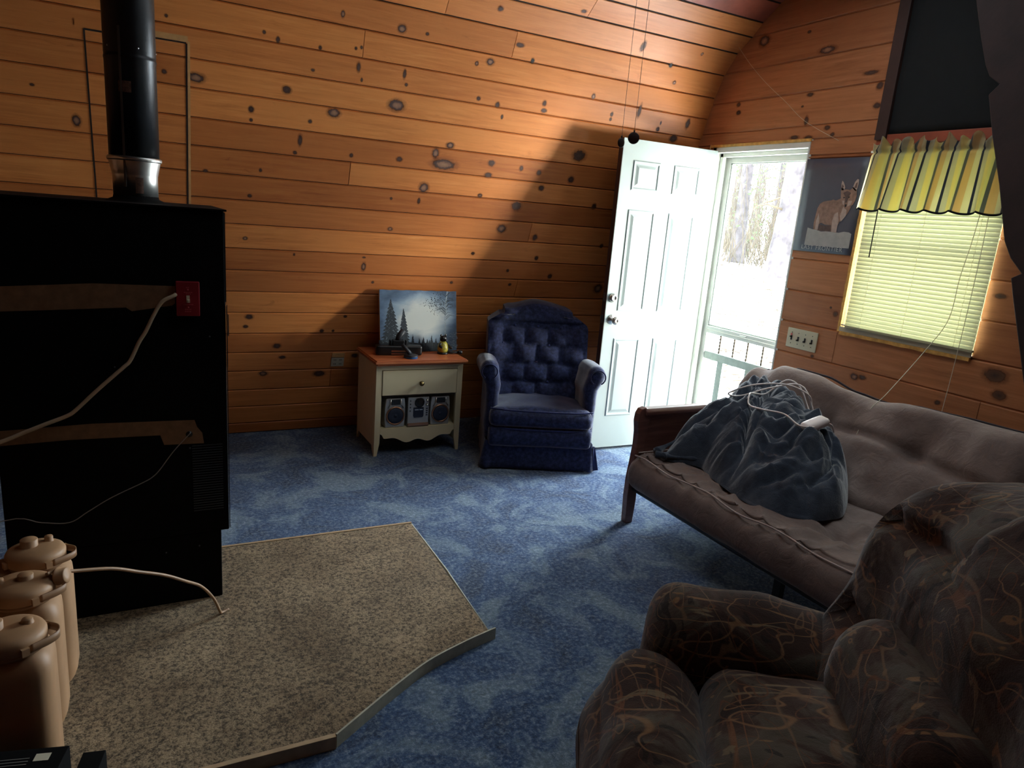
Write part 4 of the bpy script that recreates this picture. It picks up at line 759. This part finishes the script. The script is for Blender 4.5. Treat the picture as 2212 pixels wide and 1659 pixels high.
# things on the nightstand
vt = thing('vacuum_floor_tool', 'black vacuum floor nozzle lying in front of the painting', 'vacuum attachment', (1.405, 4.165, .618), R(-8))
mb = MB(); mb.rbox((0, 0, .032), (.29, .07, .062), .012, 12); mb.build('nozzle_body', 'black_plastic', vt)
for a, b_ in ((.024, .034), (.008, .016)): mb = MB(); mb.span((-.05, -.036, a), (.04, -.0345, b_)); mb.build('copper_slot', 'copper', vt)
mb = MB(); mb.box((-.005, 0, .078), (.075, .05, .036)); [mb.box((s*.05-.005, 0, .075), (.012, .03, .04)) for s in (-1, 1)]; mb.build('swivel_block', 'black_plastic', vt, bevel=.004)
mb = MB(); mb.tube([(-.005, 0, .09), (-.0, 0, .118), (.028, .0, .158)], .019, 20); mb.build('hose_neck', 'dark_grey', vt)
bt = thing('dusting_brush', 'small round brush with blue bristles at the edge of the wooden top', 'brush', (1.452, 4.06, .618), R(20))
mb = MB(); mb.lathe([(.042, 0), (.044, .012), (.042, .014)], (0, 0, 0), 28); mb.build('bristles', 'blue_bristle', bt)
mb = MB(); mb.lathe([(.045, .012), (.045, .019), (.03, .024), (.014, .026)], (0, 0, 0), 28); mb.tube([(-.005, 0, .024), (-.02, 0, .04), (-.055, .02, .085)], [.013, .013, .012], 14); mb.build('brush_neck', 'dark_grey', bt)
br = thing('bear_figurine', 'small black bear figurine in a mottled yellow coat beside the painting', 'figurine', (1.705, 4.165, .618), R(10))
mb = MB(); mb.lathe([(.034, 0), (.036, .006), (.033, .012), (.0, .013)], (0, 0, 0), 24); mb.build('base', 'black_plastic', br)
mb = MB(); mb.lathe([(.028, .012), (.036, .03), (.034, .05), (.026, .072), (.018, .082)], (0, 0, 0), 24); mb.build('coat', 'yellow_glaze', br)
mb = MB(); mb.rbox((0, 0, .10), (.046, .044, .042), .02, 8); [mb.rbox((s*.017, 0, .122), (.014, .01, .014), .006, 6) for s in (-1, 1)]; mb.rbox((.004, -.024, .094), (.018, .018, .015), .007, 6); mb.build('head', 'black_plastic', br)
mb = MB(); mb.tube(smooth_path([(.022, -.006, .072), (.036, -.016, .055), (.036, -.032, .046), (.046, -.036, .044)], 4), [.009]*13, 10); mb.build('arm', 'black_plastic', br); mb = MB(); mb.tube(smooth_path([(-.022, -.006, .072), (-.034, -.018, .055), (-.026, -.034, .05)], 4), .008, 10); mb.build('arm', 'black_plastic', br)
kt = thing('black_hose_fitting', 'black jointed fitting lying at the right corner of the wooden top', 'fitting', (1.775, 4.15, .618), R(-10))
mb = MB(); mb.tube([(-.055, 0, .012), (-.01, .0, .012), (.0, 0, .012), (.035, -.003, .012)], [.008, .011, .006, .009], 12); mb.lathe([(.012, -.004), (.014, 0), (.014, .018), (.009, .022)], (.036, -.003, .014), 14, 0, (1, 0, 0)); mb.build('barrel', 'black_plastic', kt)
# ------------------------------------------------------------------ blue rocker recliner
rc = thing('rocker_recliner', 'navy blue button-tufted recliner beside the white door', 'recliner', (2.255, 3.855, 0), R(-22.3))
def wob(p, a, s): return a*nz3(p.x*s, p.y*s, p.z*s)
def base_fn(p, q): 
    if q.y < -.9: p.y -= .008*math.cos(q.x*1.5)+wob(p, .004, 9)
    return p
mb = MB(); mb.rbox((0, -.01, .14), (.64, .66, .15), .03, (20, 16, 8), base_fn); mb.build('base', 'navy', rc)
mb = MB()
def sk(u, v_):  # skirt around front and sides, with corner pleats
    path = [(-.33, .30), (-.335, -.345), (.335, -.345), (.33, .30)]; L = [.645, .67, .645]; T = sum(L); d = u*T
    for i, l in enumerate(L):
        if d <= l or i == 2: t = min(1, d/l); a = Vector(path[i]); b_ = Vector(path[i+1]); p = a.lerp(b_, t); nn = Vector(((b_-a).y, -(b_-a).x)).normalized(); break
        d -= l
    fl = (1-v_)*.014*math.sin(u*60)*.3+(1-v_)*.012; e = min(t, 1-t) if i != 0 else 1-t
    if e < .04 and 0 < u < 1: fl += (1-v_)*.018
    return Vector((p.x-nn.x*-fl, p.y-nn.y*-fl, .012+v_*.17))
mb.grid(lambda u, v_: sk(u, v_), 160, 8); mb.build('skirt', 'navy', rc, solid=.005)
mb = MB(); mb.add([(.345, -.355, .015), (.385, -.35, .02), (.352, -.342, .17), (.34, -.35, .17)], [(0, 1, 2, 3)]); mb.add([(.345, -.33, .015), (.385, -.35, .02), (.352, -.342, .17), (.34, -.335, .17)], [(0, 1, 2, 3)]); mb.build('skirt_pleat', 'navy_dark', rc, solid=.003)
def front_fn(p, q):
    p.y -= .02*max(0, 1-q.z*q.z)*(1 if q.y < -.9 else 0)
    return p+Vector((0, 0, wob(p, .005, 8)))
mb = MB(); mb.rbox((0, -.335, .215), (.645, .06, .135), .03, (24, 6, 12), front_fn); mb.build('front_panel', 'navy', rc)
def seat_fn(p, q):
    if q.z > .9: p.z += .022*(1-q.x**2)*(1-.5*q.y**2)-.012*max(0, q.y); p.z += wob(p, .006, 9)
    if q.y < -.9: p.y -= .025*(1-q.z**2)
    return p
mb = MB(); mb.rbox((0, -.10, .325), (.64, .52, .125), .045, (28, 24, 12), seat_fn); mb.build('seat_cushion', 'navy', rc)
mb = MB(); mb.tube([(-.30, -.362, .385), (-.318, -.35, .388), (0, -.372, .384), (.318, -.35, .388)] and smooth_path([(-.318, -.34, .386), (-.2, -.368, .384), (0, -.374, .383), (.2, -.368, .384), (.318, -.34, .386)], 8), .006, 8); mb.tube(smooth_path([(-.318, -.34, .27), (-.2, -.37, .268), (0, -.374, .266), (.2, -.37, .268), (.318, -.34, .27)], 8), .006, 8); mb.build('piping', 'navy_dark', rc)
for s in (-1, 1):
    def arm_fn(p, q, s=s):
        # inner post narrows below the rolled top
        k = max(0, min(1, (.56-p.z)/.10)); p.x = s*.30+(p.x-s*.30)*(1-.28*k) if p.z < .56 else p.x
        p.x += s*.028*max(0, min(1, (p.z-.50)/.08)); p.z += .012*(-q.y)*(p.z > .5)-.03*max(0, q.y)*(p.z > .5)
        return p+Vector((wob(p, .006, 9), wob(p+Vector((3, 0, 0)), .005, 8), 0))
    mb = MB(); mb.rbox((s*.305, -.02, .405), (.115, .56, .50), .055, (14, 24, 26), arm_fn); o = mb.build('arm', 'navy', rc)
    mb = MB(); pts = [(s*(.335+math.cos(a)*.048), -.30, .60+math.sin(a)*.046) for a in [R(-60)+k*R(300)/16 for k in range(17)]]; mb.tube([(p[0], -.297, p[2]) for p in pts], .0045, 6); mb.build('arm_piping', 'navy_dark', rc)
def back_fn(p, q):
    z = (p.z-.36)/.60; y0 = .10+.20*z  # leans back
    halfw = .335 if z < .80 else .335-.105*min(1, (z-.80)/.12)
    p.x = q.x*halfw*(1+.0*z)
    if q.y < -.2:
        wgt = min(1, max(0, (-q.y-.2)/.8)); r_ = z*5.2; row = math.floor(r_); u = p.x/.155+(.5 if row % 2 else 0); 
        pil = (abs(math.sin(PI*u))**.45*abs(math.sin(PI*r_))**.45); edge = max(0, 1-abs(q.x)**4)
        d = .042*pil*edge if .06 < z < .77 else .034*edge
        wing = .055*max(0, abs(q.x)-.62)/.38
        p.y -= wgt*(d+wing)+.01*wgt*nz3(p.x*7, p.z*7, 2)
        if abs(z-.80) < .03: p.y += .022*wgt
    p.y += y0+.028*z; p.z += .008*(1-abs(q.x)**2)*(z > .9)+.010*nz3(p.x*8, 0, p.z*8)+(.015*math.cos(q.x*4) if z > .9 else 0)
    return p
mb = MB(); mb.rbox((0, 0, .655), (.68, .17, .62), .06, (56, 12, 60), back_fn); mb.build('backrest', 'navy', rc)
for row, us in ((1, (-1.5, -.5, .5, 1.5)), (2, (-1, 0, 1)), (3, (-1.5, -.5, .5, 1.5)), (4, (-1, 0, 1))):
    z = row/5.2; 
    for u in us: 
        mb = MB(); mb.lathe([(.010, 0), (.009, .004), (0, .006)], (u*.155, .10+.228*z-.092, .36+z*.60), 12, 0, (0, -1, .3)); mb.build('button', 'navy_dark', rc)
# ------------------------------------------------------------------ futon
ft = thing('futon', 'mauve-brown futon with wooden arm under the window', 'futon', (2.2, 2.73, 0))
# local x to the wall, local -y along its length
LN = 2.0
def arm_frame(y, parent):
    out = [(.0, 0), (.045, 0), (.052, .13), (.048, .22), (.052, .34), (.062, .45), (.072, .53), (.078, .585), (.070, .618), (.045, .632), (.018, .624), (.004, .60), (.0, .56), (.010, .50), (.012, .43), (.004, .34), (-.006, .25), (-.008, .15)]
    a = MB(); a.prism(out, y-.02, y+.02, 'y'); a.build('front_post', 'cherry', parent, bevel=.004)
    a = MB(); a.prism([(.86+x, z) for x, z in ((0, 0), (.05, 0), (.05, .60), (0, .60))], y-.018, y+.018, 'y'); a.build('rear_post', 'cherry', parent, bevel=.004)
    a = MB(); a.prism([(y-.03, .590), (y-.033, .61), (y-.02, .627), (y+.02, .627), (y+.033, .61), (y+.03, .590)], .04, .94, 'x'); a.build('arm_rail', 'cherry', parent, bevel=.006)
    a = MB(); a.span((.05, y-.008, .30), (.87, y+.008, .595)); a.build('arm_panel', 'cherry', parent)
    a = MB(); br_ = [(.04, .235), (.12, .215), (.30, .20), (.6, .20), (.87, .22), (.87, .29), (.3, .285), (.04, .31)]; a.prism(br_, y-.012, y+.012, 'y'); a.build('stretcher', 'cherry', parent, bevel=.003)
arm_frame(0, ft); arm_frame(-LN-.04, ft)
for x, z in ((.03, .195), (.75, .22)): mb = MB(); mb.tube([(x, -.0, z), (x, -LN, z)], .016, 10); mb.build('metal_rail', 'rail', ft)
for yy in (-.94, -1.06): pass
mb = MB(); mb.span((.085, -.96, 0), (.115, -.925, .2)); mb.build('middle_leg', 'rail', ft)
mb = MB(); [mb.span((.03, -.1-.19*k, .205), (.75, -.13-.19*k, .213)) for k in range(10)]; mb.build('support_slats', 'rail', ft)
tufts = [(.30, -.45), (.27, -1.07), (.28, -1.62), (.28, -.60)]
def seat_f(p, q):
    if q.z > .0:
        t = max(0, q.z)
        for tx, ty in tufts[1:]:
            d = math.hypot(p.x-tx, (p.y-ty)*1.0); p.z -= t*.055*math.exp(-(d/.055)**2)+t*.02*math.exp(-(d/.17)**2)
            a = math.atan2(p.y-ty, p.x-tx); p.z += t*.010*math.sin(a*7+ty*5)*math.exp(-((d-.14)/.09)**2)
        e = max(0, 1-(p.x)/.32); p.z += t*.020*e*(1-1.6*abs(math.sin(p.y*26+4*nz3(p.x*5, p.y*3, 0)))**.6)*(.4+.6*(nz3(p.y*2.3, 4, 0)+.5)); p.z += t*(.02*nz3(p.x*3.5, p.y*3.5, 1)+.010*nz3(p.x*12, p.y*9, 5))
    if q.x < -.9: p.x += .012*q.z-.02*(1-q.z**2)+.006*nz3(0, p.y*6, p.z*6)
    p.y += (.02*(1-q.z**2) if q.y > .9 else 0); return p
mb = MB(); mb.rbox((.31, -LN/2-.02, .30), (.66, LN, .195), .06, (50, 200, 12), seat_f); mb.build('seat_mattress', 'futon', ft)
def edge_y(t): return -.04-t*(LN-.05)
mb = MB(); mb.tube([(.0-.006-.006*math.sin(k*.35), edge_y(k/60), .387+.006*math.sin(k*.5)+.006*nz3(k*.2, 0, 0)) for k in range(61)], .004, 8); mb.tube([(.03+.012*k, -.022-.0002*k, .392) for k in range(46)], .004, 8); mb.build('piping', 'piping', ft)
mb = MB(); mb.box((-.012, -.45, .235), (.012, .13, .035)); mb.build('handle_loop', 'futon', ft, bevel=.008)
bt_ = [(-.45, .62), (-.97, .62), (-1.5, .62), (-.45, .5), (-1.0, .5)]
def top_z(y): # wavy top edge
    t = -y; pts = [(0, .785), (.12, .835), (.30, .835), (.5, .80), (.66, .79), (.85, .815), (1.1, .825), (1.4, .83), (2.1, .83)]
    for a, b_ in zip(pts, pts[1:]):
        if a[0] <= t <= b_[0]: k = (t-a[0])/(b_[0]-a[0]); k = k*k*(3-2*k); return a[1]+(b_[1]-a[1])*k
    return .80
def back_f(p, q):
    t = (p.z-.34)/.48; ztop = top_z(min(0, max(-2.1, p.y))); z = .30+t*(ztop-.30)
    x = .62+.31*t-.03*math.sin(t*PI); off = p.x; n_ = Vector((.84, 0, -.54)); p2 = Vector((x, p.y, z))+n_*off
    if q.x < 0:
        w_ = -q.x
        for ty, tz in ((-.5, .64), (-.97, .64), (-1.45, .64), (-1.95, .64)):
            d = math.hypot(p.y-ty, (z-tz)*1.3); p2 += n_*w_*(.05*math.exp(-(d/.05)**2)+.03*math.exp(-(d/.16)**2))
        bulge = .035*w_*math.exp(-((t-.12)/.12)**2); p2 -= n_*bulge
        p2 += n_*w_*(.030*nz3(p.y*4, z*5, 3)+.016*nz3(p.y*10, z*8, 8)+.028*math.exp(-((z-.62-.02*math.sin(p.y*6))/.018)**2))
    p2.y += (.02*(1-q.x**2) if q.y > .9 else 0); return p2
mb = MB(); mb.rbox((0, -LN/2+.05, .58), (.15, LN+.08, .48), .06, (8, 100, 44), back_f); mb.build('back_mattress', 'futon', ft)
def bk(y, t, off): 
    z = .30+t*(top_z(min(0, max(-2.1, y)))-.30); x = .62+.31*t-.03*math.sin(t*PI); return (x+.84*off, y, z-.54*off)
mb = MB(); mb.tube([bk(.10-2.03*k/70, 1.05, .06) for k in range(71)], .006, 8); mb.tube([bk(.10, 1.02-.9*k/20, .075) for k in range(21)], .006, 8); mb.build('piping', 'dark_piping', ft)
mb = MB(); mb.span((.86, -LN, .26), (.90, 0, .31)); mb.build('back_rail', 'rail', ft)
# ------------------------------------------------------------------ heap of fleece blanket
out = [(2.30,2.62),(2.27,2.56),(2.36,2.50),(2.40,2.43),(2.35,2.32),(2.32,2.2),(2.29,2.08),(2.28,1.96),(2.33,1.86),(2.44,1.77),(2.58,1.76),(2.70,1.83),(2.80,1.90),(2.90,2.05),(2.95,2.2),(3.0,2.35),(3.02,2.55),(2.96,2.69),(2.85,2.70),(2.70,2.69),(2.55,2.685),(2.42,2.68)]
cx, cy = 2.74, 2.34
def brad(a):
    # boundary radius at angle a
    best = .3; d = Vector((math.cos(a), math.sin(a)))
    for p, q in zip(out, out[1:]+out[:1]):
        p = Vector(p)-Vector((cx, cy)); q = Vector(q)-Vector((cx, cy)); e = q-p; den = d.x*e.y-d.y*e.x
        if abs(den) < 1e-9: continue
        t = (p.x*e.y-p.y*e.x)/den; s_ = (p.x*d.y-p.y*d.x)/den
        if t > 0 and -1e-6 <= s_ <= 1+1e-6: best = t; break
    return best
RB = [brad(2*PI*k/360) for k in range(360)]
RB = [sum(RB[(k+j) % 360] for j in range(-3, 4))/7 for k in range(360)]
def heap(u, v_):
    a = u*2*PI; k = u*360; r0 = RB[int(k) % 360]*(1-k % 1)+RB[(int(k)+1) % 360]*(k % 1); rho = min(v_, 1)
    x = cx+math.cos(a)*r0*rho; y = cy+math.sin(a)*r0*rho
    # height: highest towards the backrest
    hx = max(0, min(1, (x-2.30)/.60)); steep = max(0, math.cos(a-1.15))**1.2; h_ = (.05+.255*hx**.75)*(1-rho**(3.0+14*steep))**(.7-.3*steep)
    h_ += .025*math.exp(-(((x-2.93)/.13)**2+((y-2.60)/.14)**2))+.03*math.exp(-(((x-2.86)/.12)**2+((y-2.14)/.12)**2))-.05*math.exp(-(((x-2.86)/.12)**2+((y-2.38)/.09)**2))+.05*math.exp(-(((x-2.62)/.14)**2+((y-2.42)/.13)**2))
    w_ = nz3(x*4, y*4, 0)*.5; dx, dy = x-3.0, y-2.65; an = math.atan2(dy, dx); rr_ = math.hypot(dx, dy)
    f1 = abs(math.sin(an*6+w_*3.5+rr_*4)); f2 = abs(math.sin((x*.8+y)*13+w_*8)); f3 = 1-abs(nz3(x*9, y*9, 3))*2.2
    amp = .9*(1-rho**6)+.25
    h_ += amp*(.066*f1**.6*(.5+.9*abs(nz3(x*3, y*3, 9)*1.6))+.022*abs(math.sin(rr_*20+an*4+w_*6))**.6+.034*f2*(.3+abs(nz3(x*4, y*4, 19))*1.6)+.010*max(0, f3)**2)-.025+.006*nz3(x*16, y*16, 1)+.020*(1-min(1, abs(nz3(x*7+w_*3, y*7, 31))*3.2))*(1-rho**8)+.011*(1-min(1, abs(nz3(x*15+w_*4, y*11, 41))*3))*(1-rho**8)
    z = .40+max(.004, h_)
    if v_ >= 1: z = .395
    if x > 2.9: x = min(x, 3.02)
    return Vector((x, y, z))
mb = MB(); mb.grid(lambda u, v_: heap(u, v_**.8*1.0), 440, 120); 
def roll(pts, r_, rz_=1.0): mb.tube(smooth_path(pts, 6), [r_*(.75+.35*math.sin(i*.45+pts[0][0]*9)) for i in range((len(pts)-1)*6+1)], 12)
roll([(2.46, 2.24, .41), (2.40, 2.16, .42), (2.42, 2.05, .425), (2.42, 1.94, .425), (2.46, 1.86, .43), (2.56, 1.81, .43)], .022)
roll([(2.50, 2.18, .47), (2.46, 2.07, .455), (2.49, 1.96, .45), (2.55, 1.87, .45), (2.63, 1.84, .44)], .022)
roll([(2.27, 2.57, .415), (2.33, 2.58, .425), (2.42, 2.55, .44), (2.50, 2.50, .47), (2.60, 2.46, .52)], .020)
roll([(2.28, 2.63, .42), (2.36, 2.65, .44), (2.46, 2.64, .48), (2.56, 2.66, .55), (2.68, 2.66, .62)], .022)
roll([(2.26, 2.61, .415), (2.31, 2.54, .42), (2.38, 2.49, .425), (2.45, 2.43, .43)], .018)
roll([(2.52, 2.20, .50), (2.58, 2.16, .52), (2.62, 2.08, .51), (2.60, 1.98, .49), (2.64, 1.90, .46)], .020)
mb.build; bo = mb.build('fleece_blanket', 'blanket'); tag(bo, 'crumpled slate-blue fleece blanket heaped on the futon seat', 'blanket')
def hz(x, y):
    dx, dy = x-cx, y-cy; a = math.atan2(dy, dx) % (2*PI); r0 = RB[int(a/(2*PI)*360) % 360]; return heap(a/(2*PI), min(1, math.hypot(dx, dy)/r0)).z
ctl = thing('blanket_controller', 'white oval heated-blanket controller lying on the slate blanket', 'controller', (2.69, 2.06, hz(2.69, 2.06)+.03), R(35)); ctl.rotation_euler = (R(6), R(-16), R(-4))
mb = MB(); mb.rbox((0, 0, 0), (.135, .070, .040), .020, (16, 12, 10), lambda p, q: Vector((p.x, p.y*(1-.10*q.x**2), p.z))); mb.build('case', 'white_plastic', ctl)
bpy.context.view_layer.update(); ci = ctl.matrix_world.inverted()
cpts = [(2.64, 2.02), (2.61, 2.08), (2.62, 2.18), (2.58, 2.28), (2.58, 2.36), (2.64, 2.42), (2.72, 2.46), (2.80, 2.46), (2.88, 2.42), (2.92, 2.36), (2.94, 2.30), (2.90, 2.28), (2.82, 2.36), (2.72, 2.48), (2.64, 2.56), (2.72, 2.55), (2.82, 2.44), (2.90, 2.32), (2.92, 2.20), (2.88, 2.10), (2.82, 2.07), (2.745, 2.09)]
lift = [0, .006, .008, .010, .012, .02, .02, .03, .05, .06, .07, .08, .06, .05, .02, .03, .045, .05, .02, .012, .006, 0]
mb = MB(); mb.tube([ci @ p for p in smooth_path([(x, y, (hz(x, y)+.008+l) if 0 < i < len(cpts)-1 else ctl.location.z) for i, ((x, y), l) in enumerate(zip(cpts, lift))], 6)], .0042, 8); mb.build('cord', 'white_plastic', ctl)
# ------------------------------------------------------------------ camouflage recliner in the foreground
FA = math.atan2(.57, -.82)   # facing direction
cr_ = thing('camouflage_recliner', 'reed-patterned camouflage recliner in the right foreground', 'recliner', (1.285, .64, 0), FA-PI/2*0)
# local +x forward, local -y is the sitter's right (the arm seen from here)
def soft(a, s): return lambda p, q: p+Vector((a*nz3(p.x*s, p.y*s, p.z*s), a*nz3(p.y*s, p.z*s+9, p.x*s), a*nz3(p.z*s, p.x*s, p.y*s+5)))
s1 = soft(.022, 5)
mb = MB(); mb.rbox((-.02, 0, .20), (.80, .80, .34), .06, (16, 16, 10), s1); mb.build('base', 'camo', cr_)
def seat_c(p, q):
    if q.z > .5: p.z += .03*(1-q.x**2)*(1-q.y**2)
    return s1(p, q)
mb = MB(); mb.rbox((.12, 0, .455), (.50, .54, .18), .07, (22, 20, 12), seat_c); mb.build('seat_cushion', 'camo', cr_)
def foot_f(p, q):
    if q.z > 0: p.z -= .05*max(0, q.x)**2
    return s1(p, q)
mb = MB(); mb.rbox((.49, 0, .385), (.27, .66, .34), .13, (16, 24, 18), foot_f); mb.build('footrest_pad', 'camo', cr_)
for s in (-1, 1):
    def arm_f(p, q, s=s):
        if p.z > .45: p.y += s*.03*(p.z-.45)/.2; p.z += -.085*max(0, -q.x+.2)
        return s1(p, q)
    mb = MB(); mb.rbox((.125, -.355*s*-1, .40), (.72, .27, .50), .12, (30, 14, 24), arm_f); mb.build('arm', 'camo', cr_)
def back_c(p, q):
    t = (p.z-.35)/.75; x = -.03-.24*t; w_ = 1+.06*math.sin(t*PI*1.2)
    side = max(0, abs(q.y)-.5)/.5; p2 = Vector((x+p.x+(.06*side if q.x > 0 else 0), p.y*w_*(1-.10*max(0, t-.75)*4), p.z))
    if q.x > 0: p2.x += .05*(1-q.y**2)*math.sin(t*PI*2.1)**2
    for ts in (.42, .76):
        p2.x -= (q.x > .3)*(abs(q.y) < .86)*.035*math.exp(-((t-ts)/.035)**2)
    return s1(p2, q)
mb = MB(); mb.rbox((0, 0, .70), (.28, .88, .72), .13, (14, 34, 40), back_c); mb.build('backrest', 'camo', cr_)
def head_c(p, q): p.x += -.05*(q.z); return s1(p, q)
mb = MB(); mb.rbox((-.15, .10, .93), (.20, .50, .25), .09, (14, 22, 16), head_c); mb.build('head_cushion', 'camo', cr_)
mb = MB(); mb.rbox((-.0, 0, .62), (.20, .52, .26), .09, (14, 22, 16), s1); mb.build('lumbar_cushion', 'camo', cr_)
# ------------------------------------------------------------------ outdoors
def gz(x, y):
    d = x-3.7; z = -.25 if d < 1 else -.25+min(1.0, (d-1)/6.5)*1.02
    if d > 9: z += (d-9)*.02
    return z+(.10*nz3(x*.5, y*.5, 0)+.03*nz3(x*2, y*2, 4) if d > 1.5 else 0)
mb = MB(); mb.grid(lambda u, v_: Vector((3.6+u**1.5*40, -14+v_*56, gz(3.6+u**1.5*40, -14+v_*56))), 90, 110); tag(mb.build('snowy_ground', 'snow'), 'bright snow-covered ground rising towards the woods outdoors', 'ground', kind='structure')
rnd = random.Random(11)
def tree(x, y, r_, h_, label, lean=0, br=10, patch=False):
    t = thing('tree', label, 'tree', (x, y, gz(x, y)-.05), 0, 'trees outside the storm door')
    mb = MB()
    def tr(u, v_):
        a = u*2*PI; fl = 1+.5*math.exp(-v_*14); ra = r_*(1-.45*v_)*fl*(1+.07*math.sin(a*5+v_*9)+.05*nz3(math.cos(a)*2, math.sin(a)*2, v_*22)+.03*math.sin(a*17+3*nz3(v_*20, a, 0))); return Vector((math.cos(a)*ra+lean*v_*h_, math.sin(a)*ra, v_*h_))
    mb.grid(tr, 48, 70); mb.build('trunk', 'bark', t)
    mb = MB()
    for k in range(br):
        z = rnd.uniform(.12, .9)*h_; a = rnd.uniform(0, 2*PI); l = rnd.uniform(.5, 1.6)*(.5+r_*2); p0 = Vector((lean*z, 0, z)); pts = [p0]
        for j in range(5): pts.append(pts[-1]+Vector((math.cos(a)*l/5, math.sin(a)*l/5, rnd.uniform(-.12, .12)*l))); a += rnd.uniform(-.4, .4)
        mb.tube(pts, [r_*.12*(1-j/6.5) for j in range(6)], 5)
    mb.build('branches', 'twig', t)
tree(11.5, 10.25, .25, 9, 'large rough-barked grey tree outside the storm door', .01, 18)
tree(13.5, 13.55, .15, 9, 'slimmer tree trunk left of the large tree outside', -.02, 30)
for x, y, r_ in ((17, 15.6, .16), (20, 20.6, .14), (19, 16.2, .12), (23, 22.3, .2), (22, 18.6, .14), (26, 23.9, .18)): tree(x, y, r_, 11, 'thin pale tree in the woods behind the large tree', rnd.uniform(-.03, .03), 34)
# brush: countless twigs and leaves beyond the clearing
mb = MB()
for k in range(520):
    x = rnd.uniform(12.5, 19); y = x*rnd.uniform(.80, 1.12); z = gz(x, y); a = rnd.uniform(0, 2*PI); p = Vector((x, y, z-.05)); pts = [p]; hh = rnd.uniform(.6, 3.6); l = hh
    for j in range(6): p = p+Vector((rnd.gauss(0, .14)*l*.4, rnd.gauss(0, .14)*l*.4, hh/6)); pts.append(p)
    mb.tube(pts, [.012*(1-j/8) for j in range(7)], 3)
tag(mb.build('bare_brush', 'twig'), 'tangle of bare brush at the edge of the woods outdoors', 'brush', kind='stuff')
mb = MB()
for k in range(9000):
    x = rnd.uniform(12.5, 21); y = x*rnd.uniform(.78, 1.14); z = rnd.betavariate(1.6, 1.3)*5+.9; 
    if nz3(x*.6, y*.6, z*.7) < -.02: continue
    s_ = rnd.uniform(.03, .08); c_ = Vector((x, y, z)); a = Vector((rnd.gauss(0, 1), rnd.gauss(0, 1), rnd.gauss(0, 1))).normalized()*s_; b_ = a.orthogonal().normalized()*s_*.6; mb.add([c_-a, c_+b_, c_+a, c_-b_], [(0, 1, 2, 3)])
tag(mb.build('leaves', 'leaf'), 'pale green foliage of the woods outdoors', 'foliage', kind='stuff')
mb = MB()
for k in range(260):
    x = rnd.uniform(5.5, 12); y = x*rnd.uniform(.8, 1.15); z = gz(x, y)+.01; a = rnd.uniform(0, PI); l = rnd.uniform(.03, .12); mb.tube([(x, y, z), (x+math.cos(a)*l, y+math.sin(a)*l, z+.015), (x+math.cos(a+.5)*l*1.6, y+math.sin(a+.5)*l*1.6, z)], .008, 4)
tag(mb.build('ground_litter', 'twig'), 'scattered twigs and dead leaves lying on the snow', 'litter', kind='stuff')
